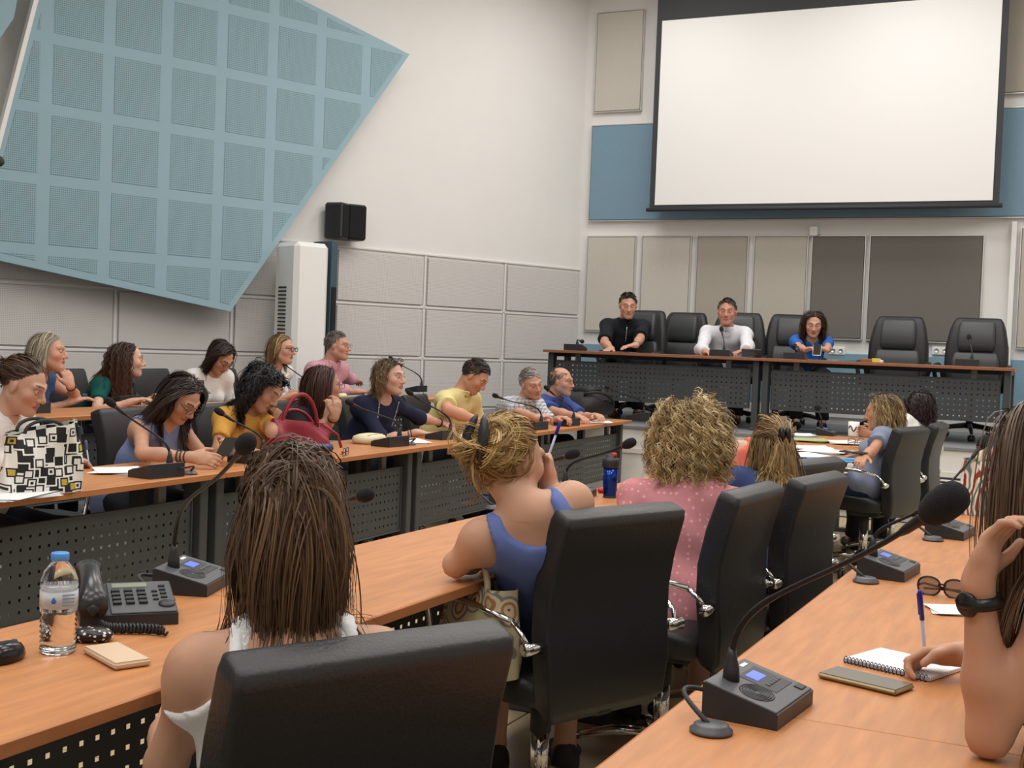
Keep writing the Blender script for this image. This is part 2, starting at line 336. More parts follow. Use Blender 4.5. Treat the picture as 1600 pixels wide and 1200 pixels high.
# ------------------------------------------------------------------ tables
TL = 1.9
def perf_panel(Lp, Hp, pit=.047, hole=.0115, t=.0):
    nx = int(Lp/pit); nzp = int(Hp/pit); V = []; fs = []
    xs = [-Lp/2]; mx = (Lp-(nx-1)*pit)/2
    for i in range(nx): c = -Lp/2+mx+i*pit; xs += [c-hole/2, c+hole/2]
    xs.append(Lp/2); zz = [0]; mz = (Hp-(nzp-1)*pit)/2
    for j in range(nzp): c = mz+j*pit; zz += [c-hole/2, c+hole/2]
    zz.append(Hp); n = len(xs)
    for z in zz: V += [(0, x, z) for x in xs]
    for j in range(len(zz)-1):
        for i in range(n-1):
            if i % 2 == 1 and j % 2 == 1: continue
            fs.append((j*n+i, j*n+i+1, (j+1)*n+i+1, (j+1)*n+i))
    mb = MB().add(V, fs, 0, False)
    for (c, d) in (((0, 0, 0), (.016, Lp, .008)), ((0, 0, Hp), (.016, Lp, .008)), ((0, -Lp/2, Hp/2), (.016, .008, Hp)), ((0, Lp/2, Hp/2), (.016, .008, Hp))): mb.rbox(c, d, .002)
    return mb
def make_table(L, D, top, edge, htop=.74, ph=.375, pz=.245):
    # long axis local y, origin at floor; panel near local +x edge
    t = empty('conference_table')
    MB().rbox((0, 0, htop-.0125), (D, L-.004, .025), .003).build('table_top', top, t)
    for sx in (-1, 1): MB().rbox((sx*(D/2+.001), 0, htop-.0135), (.003, L-.006, .024), .001).build('edge_band', edge, t)
    for sy in (-1, 1):
        MB().rbox((D/2-.12, sy*(L/2-.055), (htop-.03)/2), (.1, .055, htop-.03), .004).build('leg', GREYM, t)
        MB().rbox((-D/2+.12, sy*(L/2-.055), (htop-.03)/2), (.06, .055, htop-.03), .004).build('leg', GREYM, t)
        MB().rbox((0, sy*(L/2-.055), htop-.045), (D-.16, .05, .04), .003).build('crossbar', GREYM, t)
        MB().rbox((0, sy*(L/2-.055), .015), (D-.06, .06, .03), .004).build('foot_bar', GREYM, t)
    MB().rbox((-D/2+.16, 0, htop-.045), (.03, L-.16, .04), .003).build('rail', GREYM, t)
    o = perf_panel(L-.22, ph).build('modesty_panel', GREYM, t, (D/2-.1, 0, pz))
    for sy in (-.5, .5): MB().rbox((D/2-.13, sy*L*.7, (pz+ph+htop)/2-.03), (.03, .05, htop-pz-ph), .003).build('hanger', GREYL, t)
    return t
tproto = make_table(TL, .57, WOOD, EDGE)
first = [True]
def put_table(x, y, z, rz, label, group, proto=tproto, flag=first):
    t = proto if flag[0] else copy_tree(proto); flag[0] = False
    t.location = (x, y, z); t.rotation_euler = (0, 0, rz); t.scale = (1, 1, 1); tag(t, label, 'table', group); return t
LB1 = ('wood table at the left front under the black and white tote', 'wood table under the red handbag in the front left row', 'wood table in front of the man in yellow', 'wood table at the far end of the left row under the black backpack')
LROT = math.atan(.0329)
def xl(y): return -3.54-.0329*(y-3.2)
for k, yj in enumerate((2.57, 4.5, 6.43, 8.36)):
    yc = yj+.965; put_table(xl(yc)-.285, yc, 0, LROT, LB1[k], 'front left row of tables').scale = (1, 1.0145, 1)
for k, yc in enumerate((3.4, 5.3, 7.2, 9.1)):
    put_table(-5.22-.285, yc, .13, 0, ('raised back row table at the left picture edge', 'raised back row table in front of the woman in white with glasses', 'raised back row table in front of the man in pink', 'raised back row table at its far end by the platform')[k], 'raised back left row of tables')
for k in range(5):
    yc = .485+TL*(k+.5)*.9975; put_table(-1.765, yc, 0, math.pi, ('wood table in the middle row holding the telephone and water bottle', 'wood table in the middle row with the leaning blonde woman', 'wood table in the middle row holding the blue travel mug', 'wood table in the middle row beyond the curly blonde woman', 'wood table at the far end of the middle row covered in papers')[k], 'middle row of tables')
for k, yj in enumerate((.26, 2.155, 4.05)):
    put_table(-.67+.285, yj+.948, 0, math.pi, ('wood table at the bottom right corner of the picture', 'wood table with the spiral notebook in the right row', 'wood table at the far end of the right row')[k], 'right row of tables')
# dais tables (long axis across)
DY = 11.2; DTZ = 1.325
dproto = make_table(2.17, .62, WOODD, WOODD, htop=DTZ-PZ-.015, ph=.36, pz=.2); dflag = [True]
for k, xc in enumerate((-3.98, -1.83)):
    put_table(xc, DY+.31, PZ+.015, -math.pi/2, ('long dais table with the two men, left half', 'long dais table with the woman in blue, right half')[k], 'dais tables', dproto, dflag)

# ------------------------------------------------------------------ chairs
def rring(w, t, r, n=6):                                  # rounded rectangle, local (x thickness, y width)
    pts = []
    for (sx, sy, a0) in ((1, 1, 0), (-1, 1, 90), (-1, -1, 180), (1, -1, 270)):
        for k in range(n):
            a = math.radians(a0+90*k/(n-1)); pts.append((sx*(t/2-r)+r*math.cos(a), sy*(w/2-r)+r*math.sin(a)))
    return pts
def slab(path, widths, thick, r=.025):                     # path of (x,z) from bottom to top
    P = np.array(path, float); T = np.gradient(P, axis=0); T /= np.linalg.norm(T, axis=1)[:, None]; rings = []
    for i, (x, z) in enumerate(P):
        tx, tz = T[i]; w = widths[i]; th = thick[i]; rr = min(r, th*.48, w*.48)
        rings.append([(x+u*tz, v, z-u*tx) for (u, v) in rring(w, th, rr)])
    return MB().loft(rings)
def make_chair():
    t = empty('office_chair')
    path = [(-.215, .40), (-.222, .405), (-.232, .43), (-.235, .52), (-.225, .62), (-.225, .72), (-.245, .82), (-.276, .918), (-.283, .939), (-.285, .944)]
    slab(path, [.34, .40, .435, .455, .46, .46, .455, .452, .448, .43], [.03, .055, .07, .075, .075, .075, .075, .074, .066, .045], .014).build('backrest', LEATHER, t)
    sl = [(-.20, .455), (-.19, .456), (-.1, .462), (.05, .465), (.17, .462), (.22, .45), (.235, .438)]
    slab(sl, [.40, .44, .47, .48, .47, .44, .38], [.03, .07, .09, .095, .09, .07, .03]).build('seat', LEATHER, t)
    for s in (-1, 1):
        a = empty_part = None
        y = s*.265
        arm = MB().tube([(-.245, y*.9, .60), (-.245, y*1.12, .60)], .017, 12).tube([(-.245, y*1.05, .60), (-.225, y*1.08, .63), (-.19, y*1.1, .66)], .0075, 8)
        arm.tube([(-.19, y*1.1, .66), (-.05, y*1.12, .68), (.12, y*1.12, .685), (.155, y*1.12, .68), (.165, y*1.1, .65), (.15, y*1.0, .47), (.13, y*.8, .43)], .0095, 8)
        arm.build('armrest', CHROME, t)
    MB().rbox((-.02, 0, .395), (.2, .16, .05), .01).rbox((-.17, 0, .4), (.16, .07, .03), .01).build('tilt_mechanism', BLACKM, t)
    MB().lathe([(.03, .28), (.03, .37)], 16).build('gas_spring', BLACKM, t)
    MB().lathe([(.026, .12), (.026, .3)], 16).build('column', CHROME, t)
    MB().lathe([(.045, .09), (.045, .13), (.03, .14)], 16).build('hub', BLACKM, t)
    for k in range(5):
        a = 2*math.pi*k/5+.3; c, s = math.cos(a), math.sin(a)
        lg = MB().tube([(c*.03, s*.03, .115), (c*.15, s*.15, .11), (c*.26, s*.26, .085), (c*.29, s*.29, .07)], [.02, .018, .014, .012], 8).build('star_leg', CHROME, t)
        MB().lathe([(.012, -.022), (.027, -.02), (.027, -.004), (.015, -.003), (.015, .003), (.027, .004), (.027, .02), (.012, .022)], 12, axis=1).xf(rotz(a+.6), (c*.29, s*.29, .028)).build('caster', PLAST, lg)
    return t
cproto = make_chair(); cflag = [True]
def put_chair(bx, by, heading, label, group, z=0, proto=None, flag=None, bo=.26):    # bx,by: middle of the backrest top
    proto = proto or cproto; flag = flag or cflag
    h = math.radians(heading); t = proto if flag[0] else copy_tree(proto); flag[0] = False
    t.location = (bx+math.cos(h)*bo, by+math.sin(h)*bo, z); t.rotation_euler = (0, 0, h); tag(t, label, 'chair', group); return t
CH = 'black padded office chairs'
put_chair(-.93, 1.50, 153, 'black office chair nearest the camera behind the woman in a white camisole', CH)
put_chair(-1.17, 3.10, 157, 'black office chair behind the blonde woman in a periwinkle tank top', CH)
put_chair(-1.02, 3.86, 176, 'black office chair behind the curly blonde woman in pink', CH)
put_chair(-.93, 4.42, 172, 'black office chair behind the woman with a hair claw and navy top', CH)
c17 = at(1266, 724, z=.93); put_chair(c17[0], c17[1], 165, 'black office chair of the person in coral, mostly hidden', CH)
put_chair(-1.12, 8.0, 166, 'black office chair behind the woman in a grey-blue blouse', CH)
put_chair(-1.05, 8.75, 178, 'black office chair behind the dark-haired woman at the far end', CH)
for k, (y, lb) in enumerate(((3.2, 'woman in a white blouse with the tote bag'), (4.1, 'woman in the lavender sleeveless top'), (5.1, 'woman in mustard'), (5.85, 'woman with a brown bob'), (6.55, 'woman in the navy top'), (7.45, 'man in the yellow polo'), (8.35, 'man in the plaid shirt'), (9.05, 'man in the blue shirt'))):
    put_chair(xl(y)-1.12, y-.02, 8, 'black office chair behind the '+lb, CH)
for k, (y, lb) in enumerate(((4.55, 'woman resting her chin in the back row'), (5.45, 'woman with long curly brown hair'), (6.3, 'woman in white looking down in the back row'), (7.15, 'woman in the white ruffled blouse'), (7.95, 'man in the pink shirt'))):
    put_chair(-6.42, y, 5, 'black office chair behind the '+lb, CH, .13)
def make_boss():
    t = empty('executive_chair')
    path = [(-.2, .42), (-.22, .44), (-.24, .52), (-.245, .68), (-.25, .84), (-.275, 1.0), (-.30, 1.07), (-.31, 1.1), (-.313, 1.11)]
    slab(path, [.42, .5, .54, .56, .55, .49, .44, .40, .32], [.03, .07, .1, .11, .11, .1, .09, .06, .02], .045).build('backrest', LEATHER, t)
    slab([(-.187, .80), (-.188, .81), (-.19, .86), (-.205, .95), (-.235, 1.05), (-.255, 1.075), (-.262, 1.085)], [.28, .31, .33, .33, .31, .28, .22], [.02, .05, .075, .085, .08, .05, .02], .03).build('headrest', LEATHERT, t)
    slab([(-.185, .47), (-.183, .48), (-.175, .56), (-.178, .7), (-.19, .78), (-.192, .79)], [.34, .38, .42, .42, .38, .32], [.02, .05, .07, .07, .05, .02], .03).build('lumbar_cushion', LEATHERT, t)
    slab([(-.2, .45), (-.18, .455), (0, .47), (.18, .465), (.25, .44), (.26, .42)], [.44, .5, .54, .54, .48, .4], [.04, .1, .12, .12, .09, .04], .04).build('seat', LEATHER, t)
    for s in (-1, 1): MB().tube([(-.2, s*.27, .5), (-.22, s*.3, .64), (-.1, s*.31, .67), (.1, s*.31, .66), (.16, s*.3, .6), (.1, s*.28, .44)], .02, 8).build('armrest', PLAST, t)
    MB().lathe([(.03, .1), (.03, .4)], 14).build('column', BLACKM, t)
    for k in range(5):
        a = 2*math.pi*k/5+.2; c, s = math.cos(a), math.sin(a)
        lg = MB().tube([(c*.02, s*.02, .13), (c*.2, s*.2, .11), (c*.32, s*.32, .075)], [.026, .02, .014], 8).build('star_leg', PLAST, t)
        MB().lathe([(.012, -.025), (.03, -.022), (.03, -.004), (.016, -.003), (.016, .003), (.03, .004), (.03, .022), (.012, .025)], 12, axis=1).xf(rotz(a+.4), (c*.32, s*.32, .03)).build('caster', PLAST, lg)
    return t
bproto = make_boss(); bflag = [True]
def boss(px, py, y, head, lb):
    p = at(px, py, y=y); dz = p[2]-1.11
    put_chair(p[0], p[1], head, lb, 'black leather executive chairs on the dais', PZ+.015, bproto, bflag, .31)
for (px, py, y, hd, lb) in ((1012, 480, 12.42, -100, 'black leather executive chair behind the man in the black polo'), (1075, 490, 12.8, -97, 'empty black leather executive chair between the two men on the dais'),
                            (1157, 492, 12.42, -85, 'black leather executive chair behind the man in the white shirt'), (1240, 497, 12.6, -75, 'black leather executive chair behind the woman in blue'),
                            (1408, 492, 12.4, -90, 'empty black leather executive chair second from the right on the dais'), (1530, 498, 12.3, -92, 'empty black leather executive chair at the right end of the dais')):
    boss(px, py, y, hd, lb)

# ------------------------------------------------------------------ conference microphones
def wedge(w, d, h0, h1, m=0, lip=.012):                    # local x: rear(-) to operator(+); y width
    V = [(-d/2, -w/2, 0), (d/2, -w/2, 0), (d/2, w/2, 0), (-d/2, w/2, 0), (-d/2, -w/2, h0), (d/2, -w/2, h1), (d/2, w/2, h1), (-d/2, w/2, h0)]
    return V, [(0, 3, 2, 1), (4, 5, 6, 7), (0, 1, 5, 4), (1, 2, 6, 5), (2, 3, 7, 6), (3, 0, 4, 7)]
def slope_box(cx, cy, dx, dy, t, w, d, h0, h1, lift):      # a thin block lying on the sloped top
    a = math.atan2(h1-h0, d); R = np.array([[math.cos(a), 0, -math.sin(a)], [0, 1, 0], [math.sin(a), 0, math.cos(a)]])
    z = h0+(h1-h0)*(cx+d/2)/d
    return MB().rbox((0, 0, 0), (dx, dy, t), min(t, dx, dy)*.3).xf(R, (cx, cy, z+lift))
MW, MD, M0, M1 = .195, .135, .06, .026
def mic_meshes():
    D = {}
    V, fs = wedge(MW, MD, M0, M1); b = MB().add(V, fs, 0, False)
    D['base'] = b.mesh('base', PLAST)
    D['top_plate'] = slope_box(0, 0, MD*.99, MW*.985, .004, MW, MD, M0, M1, .001).mesh('top_plate', PLASTG)
    D['control_panel'] = slope_box(-.002, .035, .075, .085, .002, MW, MD, M0, M1, .003).mesh('control_panel', PLAST)
    D['screen'] = slope_box(-.018, .03, .026, .045, .002, MW, MD, M0, M1, .004).mesh('screen', LCD)
    g = MB()
    for r in np.linspace(.008, .036, 6): g.tube([(.012+.8*r*math.cos(t), -.045+r*math.sin(t), M0+(M1-M0)*(.012+.8*r*math.cos(t)+MD/2)/MD+.003) for t in np.linspace(0, 2*math.pi, 20)[:-1]], .0018, 5, closed=True)
    D['speaker_grille'] = g.mesh('speaker_grille', PLAST)
    D['button'] = slope_box(0, 0, .009, .009, .004, MW, MD, M0, M1, .004).mesh('button', PLASTG)
    D['talk_button'] = slope_box(.05, .075, .016, .026, .003, MW, MD, M0, M1, .004).mesh('talk_button', PLAST)
    D['emblem'] = slope_box(-.052, .06, .008, .028, .0015, MW, MD, M0, M1, .0035).mesh('emblem', PAPER)
    D['neck_socket'] = MB().lathe([(.016, 0), (.014, .03), (.009, .05), (.007, .065)], 12, c=(-.04, -.035, .045)).mesh('neck_socket', PLAST)
    return D
MICM = mic_meshes()
GROM = MB().lathe([(.036, 0), (.036, .004), (.031, .006), (.029, .012), (.024, .014)], 24).mesh('cable_grommet', PLASTG)
NECK = plain('gooseneck', (38, 39, 42), .45, metal=.3)
RING = plain('mic_ring', (120, 40, 52), .4)
def mic(pos, heading, head, label, full=True, cable=True, fr=.019, group='gooseneck conference microphones'):
    pos = np.array(pos, float); h = math.radians(heading); t = empty('conference_microphone', pos, h); tag(t, label, 'microphone', group)
    cp_ = link('control_panel', MICM['control_panel'], t)
    for k, me in MICM.items():
        if k == 'button':
            if full:
                for i in range(5): c = link('button', me, cp_, (.012, .012+i*.013, -.003))
        elif k == 'screen': link(k, me, cp_)
        elif k != 'control_panel': link(k, me, t)
    R = rotz(-h); hl = R@(np.array(head, float)-pos); a = np.array([-.04, -.035, .10]); v = hl-a; L = np.linalg.norm(v)
    pts = bez(a-np.array([0, 0, .01]), a+np.array([0, 0, L*.22]), hl-v*.5, hl, 18)
    MB().tube(pts, [.0058]*8+[.0045]*10, 8).build('gooseneck', NECK, t)
    d = nz(pts[-1]-pts[-2]); z = d; x = nz(np.cross(z, [.3, .9, .1])); y = np.cross(z, x); Rm = np.stack([x, y, z], 1)
    ms_ = MB().lathe([(.005, -.06), (.0075, -.045), (.0085, -.012), (.0085, -.004)], 12).xf(Rm, hl).build('mic_stem', NECK, t)
    MB().lathe([(.0095, -.006), (.0095, 0)], 12).xf(Rm, hl).build('mic_ring', RING, ms_)
    MB().lathe([(fr*.55, 0), (fr*.8, fr*.4), (fr, fr*1.2), (fr, fr*2.0), (fr*.85, fr*2.7), (fr*.5, fr*3.05), (.001, fr*3.15)], 16).xf(Rm, hl).build('foam_windscreen', FOAM, ms_)
    if cable:
        g = np.array([-.02, -MW/2-.075, 0.001]); link('cable_grommet', GROM, t, g)
        MB().tube(bez((-MD/2, -.06, .035), (-MD/2-.07, -.09, .05), (g[0]-.05, g[1], .05), (g[0], g[1], .008), 12), .0045, 6).build('cable', BLACKM, t)
    return t
T0 = .741
def mp(px, py, z=T0): return at(px, py, z=z)
# right row (operators sit on the right)
mic((-.535, 2.165, T0), -5, at(1447, 806, Z=1.78), 'large gooseneck microphone in the foreground on the right table', fr=.0255)
mic((-.56, 3.74, T0), -5, at(1452, 790, Z=3.5), 'gooseneck microphone on the right table near the sunglasses', fr=.021)
mic((-.50, 4.72, T0), -6, at(1530, 700, Z=4.6), 'gooseneck microphone on the far right table with a long tilted stem', fr=.02)
# middle row (operators sit on the right of it)
mic(mp(303, 918), 20, at(378, 702, Z=2.42), 'gooseneck microphone beside the black telephone', fr=.02)
mic(mp(450, 880), 20, at(562, 776, Z=3.0), 'gooseneck microphone hidden behind the foreground woman with its tip showing', cable=False, fr=.018)
mic(mp(800, 788), 10, at(884, 713, Z=4.75), 'gooseneck microphone in front of the blonde woman', fr=.019)
mic(mp(900, 776), 10, at(974, 697, Z=5.0), 'gooseneck microphone behind the blue travel mug', fr=.02, cable=False)
mic(mp(1292, 680), 0, at(1278, 640, Z=9.6), 'gooseneck microphone at the far end of the middle row by the papers', fr=.024, full=False, cable=False)
# front left row (operators on the left)
LM = [((250, 745), (180, 635), 'gooseneck microphone in front of the woman in lavender, left row'), ((398, 722), (350, 648), 'gooseneck microphone in front of the woman in mustard'),
      ((614, 697), (552, 632), 'gooseneck microphone in front of the woman in navy beside the cream pouch'), ((695, 686), (645, 617), 'gooseneck microphone beside the papers of the man in yellow'),
      ((838, 671), (778, 620), 'gooseneck microphone in front of the man in the plaid shirt'), ((889, 665), (858, 610), 'gooseneck microphone in front of the man in the blue shirt'), ((1000, 655), (952, 607), 'gooseneck microphone beside the black backpack')]
for k, (b, hd, lb) in enumerate(LM):
    p = mp(*b); p[0] -= .02; mic(p, 175, at(*hd, x=p[0]-.12), lb, full=False, cable=k < 3, fr=.017)
for (b, hd, lb) in (((650, 612), (614, 562), 'gooseneck microphone at the far end of the back row by the left wall'), ((470, 622), (440, 565), 'gooseneck microphone in front of the woman in the ruffled blouse'), ((192, 632), (186, 612), 'gooseneck microphone in front of the woman with long curly brown hair'), ((45, 645), (60, 640), 'gooseneck microphone folded low in front of the woman resting her chin')):
    p = at(*b, z=.871); p[0] = min(p[0], -5.32); mic(p, 180, at(*hd, x=p[0]-.1), lb, full=False, cable=False, fr=.017)
# dais
for (px, hd, lb) in ((899, (908, 527), 'gooseneck microphone at the left end of the dais table'), (1127, (1128, 512), 'gooseneck microphone before the man in the white shirt'), (1243, (1243, 535), 'gooseneck microphone before the woman in blue'), (1512, (1515, 525), 'gooseneck microphone at the right end of the dais')):
    p = at(px, 543+(px-848)*.042, y=DY+.2); p[2] = DTZ+.001; mic(p, 90, at(hd[0], hd[1]+6, y=DY+.28), lb, full=False, cable=False, fr=.02)

# ------------------------------------------------------------------ things on the tables
def sheet(px, py, rz, label, w=.21, d=.297, z=T0, m=PAPER, n=3, group='papers on the tables'):
    p = at(px, py, z=z) if not isinstance(px, np.ndarray) else px
    t = empty('paper_sheets', p, math.radians(rz)); tag(t, label, 'papers', group)
    for k in range(n):
        me = MB(); g = 5; V = [((i/g-.5)*w, (j/g-.5)*d, .001+.0018*k+.004*(i/g)**4*(k == n-1)) for j in range(g+1) for i in range(g+1)]
        me.add(V, [(j*(g+1)+i, j*(g+1)+i+1, (j+1)*(g+1)+i+1, (j+1)*(g+1)+i) for j in range(g) for i in range(g)])
        o = me.build('sheet', m if k < n-1 or m is PAPER else m, t); o.rotation_euler = (0, 0, (k-1)*.12)
    return t
def phone(pos, rz, label, m, tilt=0, w=.075, d=.155, t=.009, cat='phone', scr=None):
    o = empty('smartphone', pos, math.radians(rz)); tag(o, label, cat); o.rotation_euler = (tilt, 0, math.radians(rz))
    MB().rbox((0, 0, t/2), (w, d, t), .004).build('case', m, o)
    MB().rbox((0, 0, t+.0003), (w-.006, d-.006, .001), .0003).build('screen', scr or plain('dark_glass', (44, 42, 38), .12), o)
    MB().rbox((w*.3, d*.42, -.0005), (.012, .03, .002), .0005).build('camera_bump', BLACKM, o)
    return o
# water bottle
WATER = mat('clear_plastic', (.98, .99, 1, 1), .05, trans=1, ior=1.25)
WAT2 = mat('water', (.97, .99, 1, 1), .0, trans=1, ior=1.33)
bt = empty('water_bottle', mp(90, 1018)); tag(bt, 'clear plastic water bottle with a blue cap on the middle table', 'bottle')
pr = [(.006, .002), (.028, 0), (.033, .006)]
for k in range(7): pr += [(.0335, .016+k*.013), (.0305, .022+k*.013)]
pr += [(.034, .11), (.0335, .125), (.033, .165), (.0345, .172), (.033, .19), (.027, .212), (.018, .228), (.0135, .236), (.0135, .246)]
bt.scale = (1.03, 1.03, .75)
MB().lathe(pr, 32).build('bottle_body', WATER, bt)
MB().lathe([(r-.0012, z+.001) for r, z in pr if z < .178], 32).build('water', WAT2, bt)
MB().lathe([(.016, .238), (.0165, .24), (.0165, .255), (.0155, .257), (.002, .257)], 24).build('cap', plain('cap_blue', (84, 150, 222), .4), bt)
MB().lathe([(.0345, .118), (.0345, .162)], 32).build('label_band', mat('label_film', lin(226, 234, 240), .4, alpha=.55), bt)
ang = math.atan2(-1.5, 2.0)
for k in range(4): MB().rbox((.0352, .012, .128+k*.009), (.001, .022, .0035), .0003).xf(rotz(ang)).build('label_print', plain('label_ink', (130, 150, 175)), bt)
dr = MB(); dr.lathe([(.0005, .010), (.003, .004), (.0045, -.001), (.0035, -.005), (.0005, -.007)], 12); Vd = np.array(dr.v); Vd[:, 0] *= .25; dr.v = [tuple(p) for p in Vd]; dr.xf(rotz(ang), rotz(ang)@np.array([.0348, -.014, .141])).build('drop_emblem', plain('drop_blue', (40, 110, 200)), bt)
# telephone
tp = empty('desk_telephone', mp(197, 965), math.radians(-42)); tag(tp, 'black corded desk telephone beside the water bottle', 'telephone')
V = [(-.085, -.10, .0), (.085, -.10, 0), (.085, .10, 0), (-.085, .10, 0), (-.085, -.10, .06), (.085, -.10, .025), (.085, .10, .025), (-.085, .10, .06)]
MB().add(V, [(0, 3, 2, 1), (4, 5, 6, 7), (0, 1, 5, 4), (1, 2, 6, 5), (2, 3, 7, 6), (3, 0, 4, 7)], 0, False).build('body', PLAST, tp)
def tz(x): return .06-.035*(x+.085)/.17
a_ = math.atan2(-.035, .17); RT = np.array([[math.cos(a_), 0, -math.sin(a_)], [0, 1, 0], [math.sin(a_), 0, math.cos(a_)]])
def tpart(name, x, y, dx, dy, t, m): MB().rbox((0, 0, 0), (dx, dy, t), .001).xf(RT, (x, y, tz(x)+t/2)).build(name, m, tp)
tpart('face_plate', 0, .03, .165, .135, .003, PLASTG); tpart('display', -.06, .01, .022, .075, .005, LCDG)
for i in range(4):
    for j in range(3): tpart('key', -.028+i*.021, -.022+j*.027, .012, .018, .009, PLAST)
for i in range(4): tpart('key', -.05+i*.02, .078, .007, .014, .007, PLAST)
for i in range(3): tpart('key', -.022+i*.021, .06, .006, .012, .007, PLAST)
MB().lathe([(.018, 0), (.018, .004), (.008, .006)], 16).xf(RT, (.045, .08, tz(.045)+.002)).build('navigation_key', PLAST, tp)
hs_ = [(-.105, -.075, .088), (-.09, -.075, .1), (-.04, -.075, .098), (.02, -.075, .086), (.07, -.075, .066), (.095, -.075, .048)]
hr = MB(); hr.loft([[(x+0, -.075+.026*(1.15 if i in (0, 1, 4, 5) else .9)*math.cos(t), z+.02*math.sin(t)-.005) for t in np.linspace(0, 2*math.pi, 13)[:-1]] for i, (x, y, z) in enumerate(hs_)]); hr.build('handset', plain('handset_black', (40, 41, 44), .25), tp)
MB().lathe([(.027, 0), (.03, .02), (.028, .035)], 16, c=(-.082, -.075, .052)).build('earpiece', PLAST, tp); MB().lathe([(.027, 0), (.03, .02), (.026, .03)], 16, c=(.068, -.075, .024)).build('mouthpiece', PLAST, tp)
cc = bez((.10, -.06, .03), (.17, -.06, .0), (.13, .02, .01), (.19, .06, .012), 120); cc = np.array(cc); th = np.linspace(0, 2*math.pi*22, 120)
MB().tube(np.stack([cc[:, 0]+.009*np.cos(th), cc[:, 1]+.004*np.cos(th), .011+.009*np.sin(th)], 1), .003, 5).build('coiled_cord', PLAST, tp)
# mouse, power bank, polka sunglasses case
ms = empty('computer_mouse', mp(6, 1032), math.radians(100)); tag(ms, 'black computer mouse at the left picture edge', 'mouse')
mm = MB(); n = 16; mm.loft([[(.05*math.cos(t)*k, .03*math.sin(t)*k, z) for t in np.linspace(0, 2*math.pi, n+1)[:-1]] for k, z in ((.92, 0), (1, .008), (.95, .018), (.8, .027), (.5, .033), (.15, .035))]); mm.build('shell', plain('mouse_black', (22, 22, 25), .2), ms)
MB().lathe([(.007, -.003), (.007, .003)], 12, axis=1, c=(.028, 0, .028)).build('wheel', PLASTG, ms)
wb_ = phone(mp(182, 1030), 66, 'beige leather flip phone case lying on the middle table', plain('beige_leather', (205, 178, 150), .6), w=.072, d=.155, t=.013, cat='phone case', scr=plain('beige_leather_top', (214, 188, 160), .6))
def glasses_mesh(wd=.052, hh=.04, r=.0018, temples=.13, n=18, fold=False):   # faces +x, centre between the eyes
    mb = MB()
    for s in (-1, 1):
        mb.tube([(0, s*.034+wd/2*math.cos(t)*(1), hh/2*math.copysign(abs(math.sin(t))**.75, math.sin(t))) for t in np.linspace(0, 2*math.pi, n+1)[:-1]], r, 6, closed=True)
        if not fold: mb.tube([(0, s*(.034+wd/2), .008), (-.03, s*(.038+wd/2), .008), (-temples*.75, s*(.034+wd/2), .005), (-temples, s*(.03+wd/2), -.02)], r, 6)
        else: mb.tube([(0, s*(.034+wd/2), .0), (-.012, s*(.02+wd/2), -.004*s), (-.014, -s*.05, -.01)], r*1.3, 6)
    mb.tube([(0, -.01, .006), (.003, 0, .009), (0, .01, .006)], r*1.1, 6); return mb
LENS = mat('lens_tint', lin(104, 78, 66), .1, alpha=.75); LENSC = mat('lens_clear', lin(235, 240, 245), .05, alpha=.12)
def lenses(mb, wd=.052, hh=.04):
    for s in (-1, 1):
        V = [(0, s*.034, 0)]+[(-.001, s*.034+wd/2*math.cos(t), hh/2*math.copysign(abs(math.sin(t))**.75, math.sin(t))) for t in np.linspace(0, 2*math.pi, 17)[:-1]]
        mb.add(V, [(0, 1+i, 1+(i+1) % 16) for i in range(16)])
    return mb
def eyewear(pos, rz, label, frame, lens, tint=0, r=.002, wd=.055, hh=.046):
    g = empty('glasses', pos); g.rotation_euler = (0, tint, math.radians(rz)); tag(g, label, 'glasses')
    fr_o = glasses_mesh(wd, hh, r, fold=True).build('frame', frame, g); lenses(MB(), wd, hh).build('lens', lens, fr_o); return g
POLKA = mat('polka', lin(30, 26, 26), .3)
nt = POLKA.node_tree; vo = nt.nodes.new('ShaderNodeTexVoronoi'); vo.inputs['Scale'].default_value = 90; tc = nt.nodes.new('ShaderNodeTexCoord'); nt.links.new(tc.outputs['Object'], vo.inputs[0])
lt = nt.nodes.new('ShaderNodeMath'); lt.operation = 'LESS_THAN'; lt.inputs[1].default_value = .28; nt.links.new(vo.outputs['Distance'], lt.inputs[0])
mx = nt.nodes.new('ShaderNodeMix'); mx.data_type = 'RGBA'; mx.inputs['A'].default_value = lin(30, 26, 26); mx.inputs['B'].default_value = lin(235, 230, 225); nt.links.new(lt.outputs[0], mx.inputs['Factor']); nt.links.new(mx.outputs['Result'], nt.nodes['Principled BSDF'].inputs['Base Color'])
pk = MB(); pk.loft([[(.045*math.cos(t)*k, .033*math.sin(t)*k, z) for t in np.linspace(0, 2*math.pi, 19)[:-1]] for k, z in ((.8, 0), (1, .008), (1, .015), (.8, .022), (.4, .026))])
tag(pk.build('coin_purse', POLKA, None, mp(142, 1000), .4), 'small dark purse with white spots between bottle and telephone cord', 'purse')
